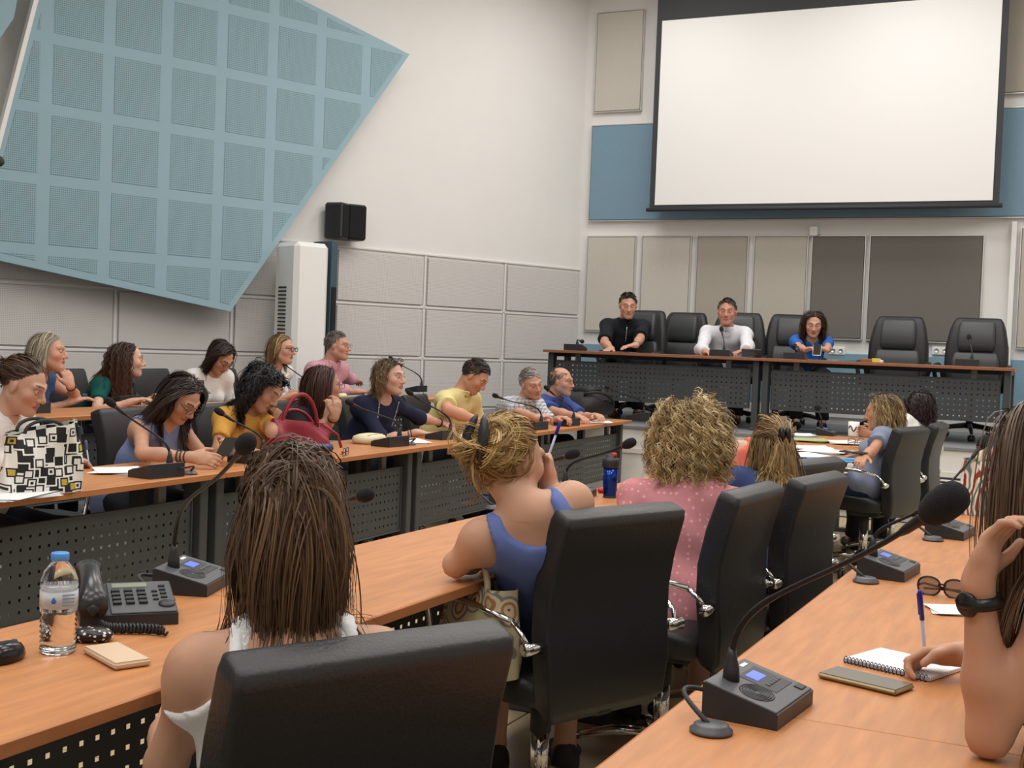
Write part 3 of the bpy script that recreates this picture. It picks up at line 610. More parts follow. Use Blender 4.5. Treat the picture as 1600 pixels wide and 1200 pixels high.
# right table: phone, notebook, sunglasses, paper
phone(at(1352, 1068, z=T0), 72, 'large smartphone lying face up on the right table', plain('champagne', (150, 136, 104), .3, metal=.6), w=.078, d=.165, t=.011, scr=plain('phone_glass', (112, 106, 94), .15))
nb = empty('spiral_notebook', at(1412, 1040, z=T0), math.radians(-20)); tag(nb, 'ruled spiral notebook under the writing hand on the right table', 'notebook')
LINED = mat('ruled_paper', lin(238, 238, 240), .8)
nt = LINED.node_tree; wv = nt.nodes.new('ShaderNodeTexWave'); wv.inputs['Scale'].default_value = 38; wv.bands_direction = 'Y'; tc = nt.nodes.new('ShaderNodeTexCoord'); nt.links.new(tc.outputs['Object'], wv.inputs[0])
cr = nt.nodes.new('ShaderNodeValToRGB'); cr.color_ramp.elements[0].color = lin(176, 182, 200); cr.color_ramp.elements[1].color = lin(240, 240, 240); cr.color_ramp.elements[1].position = .12; cr.color_ramp.elements[0].position = .04
nt.links.new(wv.outputs[0], cr.inputs[0]); nt.links.new(cr.outputs[0], nt.nodes['Principled BSDF'].inputs['Base Color'])
MB().rbox((0, 0, .004), (.19, .15, .008), .001).build('pages', LINED, nb)
for k in range(22): MB().tube([(-.088+k*.0084, -.078+.007*math.cos(t), .006+.007*math.sin(t)) for t in np.linspace(0, 2*math.pi, 9)[:-1]], .0011, 4, closed=True).build('wire_ring', BLACKM, nb)
eyewear(at(1472, 918, z=T0+.024), -95, 'brown-lensed sunglasses standing folded on the right table', plain('sun_frame', (34, 26, 24), .3), LENS, 0, .0026, .058, .05)
sheet(1492, 955, 20, 'corner of a white paper beside the propped elbow on the right', .12, .12)
def pen(a, b, label, m, mc, r=.0042):
    a, b = np.array(a, float), np.array(b, float); d = b-a; t = empty('pen', a); tag(t, label, 'pen')
    MB().tube([(0, 0, 0), d*.04, d*.1, d*.7], [.0008, .0025, r*.85, r*.85], 8).build('barrel', m, t)
    MB().tube([d*.62, d*.97, d*1.0], [r*1.15, r*1.15, r*.7], 8).build('cap', mc, t)
    s = nz(np.cross(d, [0, 0, 1.0]))*.006; MB().tube([d*.95+s*.7, d*.95+s, d*.68+s], .0015, 6).build('clip', mc, t); return t
BLUEI = plain('pen_blue', (38, 34, 150), .35); BARR = mat('pen_barrel', lin(196, 200, 226), .2, alpha=.8)
# middle table: travel mug, red case
tm = empty('travel_mug', mp(938, 777)+np.array([.03, .03, 0])); tag(tm, 'shiny blue travel mug with a black lid on the middle table', 'mug')
MB().lathe([(.026, 0), (.0275, .01), (.031, .07), (.034, .125)], 28).build('body', mat('mug_blue', lin(28, 62, 150), .16, metal=.7), tm)
MB().lathe([(.029, 0), (.0285, .008)], 28, c=(0, 0, -.001)).build('base_ring', BLACKM, tm)
MB().lathe([(.036, .125), (.037, .13), (.037, .152), (.034, .165), (.02, .168), (.02, .178), (.012, .18)], 28).build('lid', PLAST, tm)
MB().lathe([(.012, .17), (.012, .186), (.004, .188)], 14, c=(.012, 0, 0)).build('spout', RED, tm)
rc = empty('pencil_case', mp(952, 776)+np.array([-.02, .13, 0]), math.radians(20)); tag(rc, 'slim red pencil case lying behind the blue travel mug', 'case')
MB().rbox((0, 0, .011), (.16, .035, .022), .007).build('body', RED, rc); MB().rbox((.083, 0, .011), (.012, .036, .02), .004).build('end_cap', plain('red_dark', (150, 26, 40), .4), rc)
# far end of the middle row: papers and mug
for k, (px, py, rz, w_, m_, lb) in enumerate(((1262, 700, 10, .3, PAPER, 'white papers nearest the woman with the hair claw'), (1290, 706, -15, .3, PAPER, 'open white report in the middle of the paper pile'), (1322, 692, 25, .26, PAPER, 'white report under the reading glasses at the far end'), (1265, 688, 5, .25, plain('folder_green', (168, 178, 120)), 'pale green folder at the far end of the middle row'), (1300, 719, -10, .28, PAPERB, 'blue folder sticking out at the table edge'), (1250, 712, 30, .3, PAPER, 'white papers lying at the edge of the middle row table'), (1245, 680, 0, .22, PAPER, 'white sheet beyond the papers near the platform'))):
    sheet(px, py, rz, lb, w_, .32, T0+.002*k, m_, 4)
eyewear(at(1338, 690, z=T0+.03), -60, 'dark reading glasses lying on the papers at the far end', BLACKM, LENSC)
mg = at(1334, 668, x=-1.6); cup = empty('coffee_mug', mg-np.array([0, 0, .06])); tag(cup, 'white mug with a dark swirl held by the woman in grey-blue', 'mug')
MB().lathe([(.033, 0), (.036, .005), (.038, .1), (.034, .1), (.032, .02), (.001, .018)], 24).build('body', WHITE, cup)
MB().tube([(.036, 0, .08), (.06, 0, .075), (.062, 0, .04), (.036, 0, .025)], .005, 8).xf(rotz(2.2)).build('handle', WHITE, cup)
MB().tube([rotz(a)@np.array([.0385, 0, z]) for a, z in zip(np.linspace(-2.4, -.9, 14), .055+.018*np.sin(np.linspace(0, 7, 14)))], .004, 6).build('swirl_print', plain('navy_ink', (34, 36, 70)), cup)
# left row things
TOTE = mat('tote_print', lin(235, 232, 224), .7)
nt = TOTE.node_tree; b = nt.nodes['Principled BSDF']; tc = nt.nodes.new('ShaderNodeTexCoord')
def math_node(op, a=None, bb=None):
    n_ = nt.nodes.new('ShaderNodeMath'); n_.operation = op
    for i, v in enumerate((a, bb)):
        if v is None: continue
        if isinstance(v, (int, float)): n_.inputs[i].default_value = v
        else: nt.links.new(v, n_.inputs[i])
    return n_.outputs[0]
sx = nt.nodes.new('ShaderNodeSeparateXYZ'); nt.links.new(tc.outputs['Object'], sx.inputs[0])
vc = nt.nodes.new('ShaderNodeTexVoronoi'); vc.distance = 'CHEBYCHEV'; vc.inputs['Scale'].default_value = 27; vc.inputs['Randomness'].default_value = .75
cb = nt.nodes.new('ShaderNodeCombineXYZ'); nt.links.new(sx.outputs[1], cb.inputs[0]); nt.links.new(sx.outputs[2], cb.inputs[1]); nt.links.new(cb.outputs[0], vc.inputs[0])
ring = math_node('FRACT', math_node('MULTIPLY', vc.outputs['Distance'], 3.3)); blk = math_node('LESS_THAN', ring, .48)
yel = math_node('MULTIPLY', math_node('LESS_THAN', vc.outputs['Distance'], .16), math_node('GREATER_THAN', nt.nodes.new('ShaderNodeSeparateColor').outputs[0], .82))
scn = nt.nodes.new('ShaderNodeSeparateColor'); nt.links.new(vc.outputs['Color'], scn.inputs[0]); yel = math_node('MULTIPLY', math_node('LESS_THAN', vc.outputs['Distance'], .3), math_node('GREATER_THAN', scn.outputs[0], .8))
mx = nt.nodes.new('ShaderNodeMix'); mx.data_type = 'RGBA'; mx.inputs['A'].default_value = lin(236, 233, 226); mx.inputs['B'].default_value = lin(28, 27, 28); nt.links.new(blk, mx.inputs['Factor'])
mx2 = nt.nodes.new('ShaderNodeMix'); mx2.data_type = 'RGBA'; mx2.inputs['B'].default_value = lin(190, 165, 60); nt.links.new(mx.outputs['Result'], mx2.inputs['A']); nt.links.new(math_node('MULTIPLY', yel, math_node('SUBTRACT', 1.0, blk)), mx2.inputs['Factor'])
nt.links.new(mx2.outputs['Result'], b.inputs['Base Color'])
tb = empty('tote_bag', mp(88, 772)+np.array([-.10, .02, 0]), math.radians(-25)); tag(tb, 'tote bag with black, white and yellow square print on the left table', 'bag')
def bagbody(w, d, h, lean=0, sag=.0, n=28, top=.55, wob=.012, seed=1):
    r_ = np.random.default_rng(seed); ph = r_.uniform(0, 6, 6); rings = []
    for k, t in enumerate(np.linspace(0, 1, 12)):
        W_ = w*(1-.06*t)*(1+.03*math.sin(3*t)); D_ = d*(1-(1-top)*t**1.5); ring_ = []
        for a in np.linspace(0, 2*math.pi, n+1)[:-1]:
            ca, sa = math.cos(a), math.sin(a); e = .55
            y = W_/2*math.copysign(abs(ca)**e, ca); x = D_/2*math.copysign(abs(sa)**e, sa)
            x += wob*t*math.sin(3*a+ph[0]+4*t)+wob*.6*math.sin(5*a+ph[1]-6*t); y += wob*.6*t*math.sin(2*a+ph[2]+5*t)
            z = h*t-sag*t*math.cos(a)**2*0+sag*t*(y/(w/2)); ring_.append((x+lean*t, y, z))
        rings.append(ring_)
    return MB().loft(rings, cap=False).add([(x, y, .001) for x, y, z in rings[0]], [tuple(range(n))])
bagbody(.29, .14, .245, .0, .03, top=.75, wob=.02, seed=3).build('bag_body', TOTE, tb)
for s in (-1, 1): MB().tube(bez((s*.045, -.08, .225), (s*.06, -.08, .29), (s*.06, .07, .29), (s*.045, .07, .225), 14), .007, 6).build('handle', BLACKM, tb)
MB().rbox((.0, .135, .14), (.03, .018, .22), .006).build('side_trim', BLACKM, tb)
sheet(185, 737, 30, 'open white notepad beside the tote bag', .2, .24, n=5); sheet(12, 775, 5, 'papers at the left picture edge on the left table', .25, .3, n=4)
eyewear(mp(228, 722)+np.array([0, 0, .018]), 60, 'thin eyeglasses standing behind the first left microphone', plain('copper', (120, 70, 50), .3), LENSC, r=.0013)
sheet(425, 716, 60, 'white papers in front of the woman in mustard', .22, .3, n=4); sheet(465, 712, 15, 'white papers left of the red handbag', .2, .28)
RLEA = mat('red_leather', lin(140, 40, 54), .42, noise=.1, nscale=12, bump=.25, bscale=40)
rb = empty('handbag', mp(506, 708)+np.array([-.17, 0, 0]), math.radians(-12)); tag(rb, 'slouchy red leather handbag on the left table', 'bag')
bagbody(.40, .17, .165, 0, -.02, top=.35, wob=.022, seed=5).build('bag_body', RLEA, rb)
MB().tube(bez((.02, -.14, .14), (.05, -.13, .36), (.05, .06, .38), (.02, .12, .13), 20), .011, 8).build('handle', RLEA, rb)
MB().tube(bez((-.02, -.12, .14), (-.06, -.1, .25), (-.05, .1, .25), (-.02, .13, .13), 16), .010, 8).build('handle', RLEA, rb)
for s in (-.14, .12): MB().tube([(.022, s+.012*math.cos(t), .135+.012*math.sin(t)) for t in np.linspace(0, 6.28, 13)[:-1]], .003, 6, closed=True).build('ring_buckle', CHROME, rb)
MB().tube([(.08, .1, .15), (.12, .18, .09), (.13, .2, .02)], .008, 6).build('strap_end', RLEA, rb)
gc = mp(500, 708); g_ = empty('glasses_case', gc, math.radians(75)); tag(g_, 'dark blue glasses case in front of the red handbag', 'case')
mm = MB(); mm.loft([[(x, .03*k*math.cos(t), .026+.026*k*math.sin(t)) for t in np.linspace(0, 2*math.pi, 15)[:-1]] for x, k in ((-.075, .6), (-.07, .9), (-.03, 1), (.04, 1), (.07, .9), (.075, .6))]); mm.build('shell', plain('case_navy', (48, 54, 96), .4), g_)
MB().tube([(-.07, -.03, .026), (.07, -.03, .026)], .002, 6).build('seam', BLACKM, g_)
eyewear(mp(540, 712)+np.array([0, 0, .02]), 20, 'eyeglasses lying beside the blue glasses case', BLACKM, LENSC)
cpz = plain('cream_cloth', (222, 214, 178), .8, noise=.05); cp = MB(); cp.loft([[(.075*k*math.copysign(abs(math.cos(t))**.6, math.cos(t)), .13*k*math.copysign(abs(math.sin(t))**.6, math.sin(t)), z) for t in np.linspace(0, 2*math.pi, 25)[:-1]] for k, z in ((.9, 0), (1, .012), (1, .03), (.93, .044), (.6, .055), (.1, .058))])
po = tag(cp.build('pouch', cpz, None, mp(590, 693)+np.array([-.06, 0, 0]), .1), 'cream cloth pouch on the left table beside the red handbag', 'pouch'); MB().tube([(.04, -.1, .05), (.045, 0, .056), (.04, .1, .05)], .003, 6).build('zip', plain('zip_tan', (180, 160, 110)), po)
sheet(640, 690, 40, 'white papers in front of the woman in navy', .2, .3); sheet(648, 691, 10, 'small colourful leaflet in front of the woman in navy', .1, .15, m=plain('leaflet', (206, 190, 130)), n=1); sheet(722, 684, 50, 'white notebook in front of the man in yellow', .22, .3, n=6); sheet(935, 660, 20, 'white paper in the hands of the man in the blue shirt', .21, .28)
# black backpack on the far left table
bk = empty('backpack', mp(965, 650)+np.array([-.2, -.25, 0]), math.radians(80)); tag(bk, 'black backpack lying on the far end of the left table', 'backpack')
BN = plain('black_nylon', (30, 31, 33), .6, bump=.3, bscale=30)
mm = MB(); mm.loft([[(x, .19*k*math.copysign(abs(math.cos(t))**.7, math.cos(t)), .11*k2*(1+math.sin(t))) for t in np.linspace(0, 2*math.pi, 21)[:-1]] for x, k, k2 in ((-.27, .5, .4), (-.25, .8, .75), (-.15, 1, 1), (0, 1.02, 1.02), (.14, 1, .9), (.22, .8, .65), (.25, .45, .3))]); mm.build('main_compartment', BN, bk)
mm = MB(); mm.loft([[(x, .12*k*math.cos(t), .2+.04*k*(1+math.sin(t))) for t in np.linspace(0, 2*math.pi, 17)[:-1]] for x, k in ((-.12, .5), (-.1, .9), (.05, .9), (.1, .5))]); mm.build('front_pocket', BN, bk)
for s in (-1, 1): MB().tube(bez((-.2, s*.08, .2), (-.1, s*.26, .28), (.15, s*.26, .12), (.22, s*.1, .05), 14), .014, 6).build('strap', BN, bk)
MB().tube([(-.2, -.15, .13), (0, -.19, .16), (.18, -.14, .12)], .004, 6).build('zip', PLASTG, bk)
# back row: grey handbag
gb = empty('handbag', at(328, 637, z=.871)+np.array([-.22, 0, 0]), math.radians(0)); tag(gb, 'dark grey slouchy handbag on the back row table', 'bag')
bagbody(.36, .17, .15, 0, .02, top=.5, wob=.02, seed=9).build('bag_body', plain('grey_leather', (66, 68, 71), .5, bump=.3, bscale=40), gb)
MB().tube(bez((.04, -.12, .13), (.09, -.1, .17), (.09, .1, .02), (.05, .1, .12), 14), .01, 6).build('handle', plain('grey_leather2', (58, 60, 63), .5), gb)
tag(MB().rbox((0, 0, .02), (.05, .09, .04), .015).build('napkin_pack', plain('tissue', (225, 222, 190)), None, at(535, 622, z=.871)), 'small pale yellow tissue pack on the back row table', 'tissues')
# bag on the lap/edge: beige patterned handbag near the blonde woman
FLOR = mat('floral_bag', lin(196, 178, 142), .8)
nt = FLOR.node_tree; vo = nt.nodes.new('ShaderNodeTexVoronoi'); vo.inputs['Scale'].default_value = 14; tc = nt.nodes.new('ShaderNodeTexCoord'); nt.links.new(tc.outputs['Object'], vo.inputs[0])
rp = nt.nodes.new('ShaderNodeValToRGB'); rp.color_ramp.interpolation = 'CONSTANT'; el = rp.color_ramp.elements
el[0].color = lin(120, 70, 60); el[1].position = .12; el[1].color = lin(206, 188, 150)
for p_, c_ in ((.22, (176, 122, 78)), (.32, (214, 198, 164)), (.42, (140, 132, 130)), (.52, (206, 190, 152))): e_ = el.new(p_); e_.color = lin(*c_)
nt.links.new(vo.outputs['Distance'], rp.inputs[0]); nt.links.new(rp.outputs[0], nt.nodes['Principled BSDF'].inputs['Base Color'])
CREAM = plain('cream_leather', (214, 200, 164), .5)
fb = empty('handbag', at(742, 1042, z=.5)*np.array([1, 1, 0])+np.array([0, 0, .5]), math.radians(60)); tag(fb, 'beige floral handbag standing on the chair beside the blonde woman', 'bag')
bagbody(.30, .13, .23, .02, .0, top=.6, wob=.012, seed=11).build('bag_body', FLOR, fb)
mm = MB(); mm.loft([[((.067-.0*k)*math.copysign(abs(math.sin(t))**.55, math.sin(t))*q, .152*math.copysign(abs(math.cos(t))**.55, math.cos(t)), z) for t in np.linspace(0, 2*math.pi, 29)[:-1]] for k, q, z in ((0, 1.02, -.002), (0, 1.04, .05), (0, 1.02, .06))], cap=False); mm.build('base_trim', CREAM, fb)
for s in (-1, 1): MB().tube(bez((.02+s*.04, -.08, .21), (.03+s*.05, -.07, .36), (.03+s*.05, .07, .36), (.02+s*.04, .08, .21), 16), .009, 8).build('handle', CREAM, fb)
# bag at the far right, floral white/teal, standing on the far right table end
rbg = empty('handbag', at(1522, 800, z=T0), math.radians(0)); tag(rbg, 'white bag with red and teal print behind the long-haired woman', 'bag')
WB = mat('print_bag', lin(232, 224, 208), .7, noise=.0); nt = WB.node_tree; nn = nt.nodes.new('ShaderNodeTexWave'); nn.inputs['Scale'].default_value = 5; nn.inputs['Distortion'].default_value = 14; tc = nt.nodes.new('ShaderNodeTexCoord'); nt.links.new(tc.outputs['Object'], nn.inputs[0])
rp = nt.nodes.new('ShaderNodeValToRGB'); el = rp.color_ramp.elements; el[0].color = lin(150, 50, 50); el[0].position = .1; el[1].color = lin(234, 226, 210); el[1].position = .18; e_ = el.new(.8); e_.color = lin(234, 226, 210); e_ = el.new(.92); e_.color = lin(90, 130, 130)
nt.links.new(nn.outputs[0], rp.inputs[0]); nt.links.new(rp.outputs[0], nt.nodes['Principled BSDF'].inputs['Base Color'])
bagbody(.26, .14, .22, 0, .0, top=.5, wob=.015, seed=13).build('bag_body', WB, rbg)
MB().tube(bez((.02, -.08, .2), (.02, -.08, .3), (.02, .08, .3), (.02, .08, .2), 12), .008, 6).build('handle', CREAM, rbg)
# dais clutter
def dp_(px, dy=.3): p = at(px, 545+(px-848)*.042, y=DY+dy); p[2] = DTZ+.001; return p
sheet(dp_(962), 0, 10, 'white papers before the man in the black polo', .3, .25); sheet(dp_(1000, .25), 0, -15, 'scattered printed sheets on the dais before the man in the black polo', .3, .22)
sheet(dp_(1158, .2), 0, 20, 'white sheet in the hands of the man in the white shirt', .21, .2); sheet(dp_(1285, .3), 0, 10, 'papers before the woman in blue', .28, .2); sheet(dp_(1318, .3), 0, -20, 'beige envelope before the woman in blue', .25, .16, m=plain('envelope', (200, 178, 128)))
tv = empty('desk_monitor', dp_(1175, .2)); tag(tv, 'small black tilted desk display right of the man in the white shirt', 'display')
MB().rbox((0, 0, .045), (.19, .02, .08), .006).xf(np.array([[1, 0, 0], [0, .93, -.36], [0, .36, .93]])).build('casing', PLAST, tv); MB().rbox((0, .03, .006), (.12, .08, .012), .003).build('foot', PLAST, tv)
yb = empty('sticky_note_pad', dp_(1369, .25)); tag(yb, 'small yellow note pad on the dais before the empty chairs', 'note pad')
MB().rbox((0, 0, .018), (.07, .06, .036), .004).build('pad', plain('note_yellow', (226, 208, 96)), yb); MB().rbox((.045, .0, .012), (.03, .05, .024), .003).build('box', WHITE, yb)
tag(MB().rbox((0, 0, .015), (.1, .08, .03), .004).build('wooden_box', WOODD, None, dp_(1354, .25)), 'small brown box beside the yellow note pad on the dais', 'box')
# under the middle row
tag(bagbody(.28, .16, .3, 0, .02, top=.7, wob=.02, seed=21).build('shopping_bag', plain('blue_bag', (44, 84, 170), .6), None, (-1.95, 3.75, .0), .8), 'blue bag on the floor under the middle table', 'bag')
bb = empty('briefcase', (-1.62, 7.0, 0), math.radians(80)); tag(bb, 'brown leather bag on the floor by the far middle chairs', 'bag')
bagbody(.4, .16, .34, 0, .0, top=.8, wob=.012, seed=22).build('bag_body', plain('brown_leather', (104, 64, 42), .5), bb); MB().tube(bez((0, -.1, .33), (0, -.1, .45), (0, .1, .45), (0, .1, .33), 12), .009, 6).build('handle', plain('brown_leather2', (88, 52, 34), .5), bb)

# ------------------------------------------------------------------ people: implicit surfaces meshed with surface nets
def cone(a, b, ra, rb, k=.02, lat=None, f=1.0, cuts=(), sub=False): return dict(t='c', a=np.array(a, float), b=np.array(b, float), ra=ra, rb=rb, k=k, lat=None if lat is None else nz(lat), f=f, cuts=cuts, sub=sub)
def ell(c, r, M=None, k=.02, cuts=(), sub=False): return dict(t='e', c=np.array(c, float), r=np.array(r, float), M=np.eye(3) if M is None else np.array(M, float), k=k, cuts=cuts, sub=sub)
def sph(c, r, k=.02, **kw): return ell(c, (r, r, r), None, k, **kw)
def prim_d(p, X, Y, Z, inf=0.0):
    if p['t'] == 'c':
        a, b = p['a'], p['b']; ab = b-a; L2 = ab@ab+1e-12
        px, py, pz = X-a[0], Y-a[1], Z-a[2]
        t = np.clip((px*ab[0]+py*ab[1]+pz*ab[2])/L2, 0, 1)
        qx, qy, qz = px-t*ab[0], py-t*ab[1], pz-t*ab[2]
        if p['lat'] is not None:
            l = p['lat']; s = (qx*l[0]+qy*l[1]+qz*l[2])*(1-1/p['f']); qx, qy, qz = qx-s*l[0], qy-s*l[1], qz-s*l[2]
        d = np.sqrt(qx*qx+qy*qy+qz*qz)-(p['ra']+t*(p['rb']-p['ra']))-inf
    else:
        M, c, r = p['M'], p['c'], p['r']+inf
        px, py, pz = X-c[0], Y-c[1], Z-c[2]
        q = [(M[0, i]*px+M[1, i]*py+M[2, i]*pz) for i in range(3)]
        k0 = np.sqrt((q[0]/r[0])**2+(q[1]/r[1])**2+(q[2]/r[2])**2); k1 = np.sqrt((q[0]/r[0]**2)**2+(q[1]/r[1]**2)**2+(q[2]/r[2]**2)**2)+1e-9
        d = k0*(k0-1)/k1
    for (c, n) in p['cuts']: d = np.maximum(d, (X-c[0])*n[0]+(Y-c[1])*n[1]+(Z-c[2])*n[2])
    return d
def prim_bb(p, pad):
    if p['t'] == 'c':
        r = max(p['ra'], p['rb'])*max(1, p['f'])+pad; return np.minimum(p['a'], p['b'])-r, np.maximum(p['a'], p['b'])+r
    r = p['r'].max()+pad; return p['c']-r, p['c']+r
def field(prims, lo, hi, h, inf=0.0):
    n = np.maximum(np.ceil((hi-lo)/h).astype(int)+1, 2); ax = [lo[i]+h*np.arange(n[i]) for i in range(3)]
    f = np.full(tuple(n), .2, np.float32)
    for p in prims:
        a, b = prim_bb(p, inf+p['k']+2.5*h); i0 = np.maximum(np.floor((a-lo)/h).astype(int), 0); i1 = np.minimum(np.ceil((b-lo)/h).astype(int)+1, n)
        if (i1 <= i0).any(): continue
        sl = tuple(slice(i0[i], i1[i]) for i in range(3))
        X, Y, Z = ax[0][sl[0]][:, None, None], ax[1][sl[1]][None, :, None], ax[2][sl[2]][None, None, :]
        d = prim_d(p, X, Y, Z, inf if not p['sub'] else 0.0); g = f[sl]; k = max(p['k'], 1e-4)
        if p['sub']:
            hh = np.clip(.5-.5*(g+d)/k, 0, 1); f[sl] = g*(1-hh)-d*hh+k*hh*(1-hh)
        else:
            hh = np.clip(.5+.5*(d-g)/k, 0, 1); f[sl] = d*(1-hh)+g*hh-k*hh*(1-hh)
    return f, ax
CORN = np.array([(i, j, k) for i in (0, 1) for j in (0, 1) for k in (0, 1)]); EDG = [(a, b) for a in range(8) for b in range(a+1, 8) if np.abs(CORN[a]-CORN[b]).sum() == 1]
def nets(f, ax):
    s = f < 0; cnt = np.zeros(tuple(np.array(f.shape)-1), np.int8)
    for (i, j, k) in CORN: cnt += s[i:f.shape[0]-1+i, j:f.shape[1]-1+j, k:f.shape[2]-1+k]
    act = np.argwhere((cnt > 0) & (cnt < 8)); N = len(act)
    if N == 0: return np.zeros((0, 3)), np.zeros((0, 4), int)
    ids = np.full(cnt.shape, -1, np.int32); ids[act[:, 0], act[:, 1], act[:, 2]] = np.arange(N)
    vals = np.stack([f[act[:, 0]+c[0], act[:, 1]+c[1], act[:, 2]+c[2]] for c in CORN], 1)
    acc = np.zeros((N, 3)); num = np.zeros(N)
    for a, b in EDG:
        va, vb = vals[:, a], vals[:, b]; m = (va < 0) != (vb < 0); t = np.where(m, va/(va-vb+1e-12), 0)
        acc += m[:, None]*(CORN[a]+t[:, None]*(CORN[b]-CORN[a])); num += m
    P = act+acc/num[:, None]; h = ax[0][1]-ax[0][0]; V = np.stack([ax[i][0]+P[:, i]*h for i in range(3)], 1); Q = []
    for d in range(3):
        u, v = [(1, 2), (2, 0), (0, 1)][d]
        a = [slice(None)]*3; b = [slice(None)]*3; a[d] = slice(0, -1); b[d] = slice(1, None)
        for dd in (u, v): a[dd] = slice(1, -1); b[dd] = slice(1, -1)
        s0, s1 = s[tuple(a)], s[tuple(b)]; e = np.argwhere(s0 != s1)
        if not len(e): continue
        fl_ = s0[e[:, 0], e[:, 1], e[:, 2]]; base = e.copy(); base[:, u] += 1; base[:, v] += 1; q = []
        for (du, dv) in ((-1, -1), (0, -1), (0, 0), (-1, 0)):
            c = base.copy(); c[:, u] += du; c[:, v] += dv; q.append(ids[c[:, 0], c[:, 1], c[:, 2]])
        q = np.stack(q, 1); q[~fl_] = q[~fl_][:, ::-1]; Q.append(q)
    return V, np.concatenate(Q)
def bbox_of(prims, pad):
    bb = [prim_bb(p, pad) for p in prims if not p['sub']]; return np.min([b[0] for b in bb], 0), np.max([b[1] for b in bb], 0)
def npmesh(name, V, Q, mats, midx=None, cols=None, base=(0, 0, 0)):
    me = bpy.data.meshes.new(name); V = V-np.array(base)
    tri = Q.shape[1]; me.vertices.add(len(V)); me.vertices.foreach_set('co', V.astype(np.float32).ravel())
    me.loops.add(Q.size); me.loops.foreach_set('vertex_index', Q.astype(np.int32).ravel())
    me.polygons.add(len(Q)); me.polygons.foreach_set('loop_start', np.arange(0, Q.size, tri, dtype=np.int32)); me.polygons.foreach_set('loop_total', np.full(len(Q), tri, np.int32))
    me.polygons.foreach_set('use_smooth', np.ones(len(Q), bool))
    for m in mats: me.materials.append(m)
    if midx is not None: me.polygons.foreach_set('material_index', midx.astype(np.int32))
    if cols is not None:
        a = me.color_attributes.new('Col', 'FLOAT_COLOR', 'POINT'); c = np.ones((len(V), 4), np.float32); c[:, :3] = cols; a.data.foreach_set('color', c.ravel())
    me.update(); me.validate(); return me
def sdf_mesh(prims, h, inf=0.0, disp=None, lo=None, hi=None, post=None):
    if lo is None: lo, hi = bbox_of(prims, inf+3*h)
    f, ax = field(prims, lo, hi, h, inf)
    if disp is not None or post is not None:
        m = np.argwhere(np.abs(f) < .05); P = np.stack([ax[i][m[:, i]] for i in range(3)], 1); v = f[m[:, 0], m[:, 1], m[:, 2]]
        if disp is not None: v = v+disp(P)
        if post is not None: v = post(P, v)
        f[m[:, 0], m[:, 1], m[:, 2]] = v
    return nets(f, ax)
def folds(amp, seed, sc=(16, 14, 22)):
    r = np.random.default_rng(seed); ph = r.uniform(0, 6.28, 9); w = r.uniform(.7, 1.3, 9)
    def fn(P):
        x, y, z = P[:, 0], P[:, 1], P[:, 2]
        a = np.sin(sc[0]*w[0]*x+9*z+ph[0]+2*np.sin(8*y+ph[1]))*np.sin(sc[2]*w[2]*z+6*y+ph[2]); b = np.sin(34*w[3]*z+18*x+ph[3]+1.5*np.sin(13*y+ph[4]))
        return amp*(a+.5*b+.35*np.sin(55*y*w[5]+25*z+ph[5]))
    return fn
SKIN = attr_mat('skin', .48, .35, bump=.04, bscale=350); EYE = attr_mat('eye', .12, .6); HAIR = attr_mat('hair', .42, .45)
_cm = {}
def cloth(name, rgb, pat=None, rgb2=None, rough=.85):
    if name in _cm: return _cm[name]
    m = mat('cloth_'+name, lin(*rgb), rough, noise=.05, nscale=30, bump=.2, bscale=400, spec=.25); _cm[name] = m
    if pat:
        nt = m.node_tree; b = nt.nodes['Principled BSDF']; src = b.inputs['Base Color'].links[0].from_socket; tc = nt.nodes.new('ShaderNodeTexCoord')
        mx = nt.nodes.new('ShaderNodeMix'); mx.data_type = 'RGBA'; nt.links.new(src, mx.inputs['A']); mx.inputs['B'].default_value = lin(*rgb2); nt.links.new(mx.outputs['Result'], b.inputs['Base Color'])
        if pat == 'dots':
            vo = nt.nodes.new('ShaderNodeTexVoronoi'); vo.inputs['Scale'].default_value = 48; vo.inputs['Randomness'].default_value = .25; nt.links.new(tc.outputs['Object'], vo.inputs[0])
            lt = nt.nodes.new('ShaderNodeMath'); lt.operation = 'LESS_THAN'; lt.inputs[1].default_value = .24; nt.links.new(vo.outputs['Distance'], lt.inputs[0]); nt.links.new(lt.outputs[0], mx.inputs['Factor'])
        if pat in ('plaid', 'stripe'):
            ws = []
            for dr_ in (('X', 'Z') if pat == 'plaid' else ('Y',)):
                wv = nt.nodes.new('ShaderNodeTexWave'); wv.bands_direction = dr_; wv.inputs['Scale'].default_value = 12 if pat == 'plaid' else 22; wv.inputs['Distortion'].default_value = 1; nt.links.new(tc.outputs['Object'], wv.inputs[0])
                gt = nt.nodes.new('ShaderNodeMath'); gt.operation = 'GREATER_THAN'; gt.inputs[1].default_value = .72; nt.links.new(wv.outputs[0], gt.inputs[0]); ws.append(gt.outputs[0])
            o_ = ws[0]
            if len(ws) > 1:
                ad = nt.nodes.new('ShaderNodeMath'); ad.operation = 'ADD'; nt.links.new(ws[0], ad.inputs[0]); nt.links.new(ws[1], ad.inputs[1]); ml = nt.nodes.new('ShaderNodeMath'); ml.operation = 'MULTIPLY'; ml.inputs[1].default_value = .5; nt.links.new(ad.outputs[0], ml.inputs[0]); o_ = ml.outputs[0]
            nt.links.new(o_, mx.inputs['Factor'])
        if pat == 'mottle':
            n_ = nt.nodes.new('ShaderNodeTexNoise'); n_.inputs['Scale'].default_value = 60; nt.links.new(tc.outputs['Object'], n_.inputs[0]); nt.links.new(n_.outputs[0], mx.inputs['Factor'])
    return m
L3 = lambda *c: np.array(lin(*c)[:3])
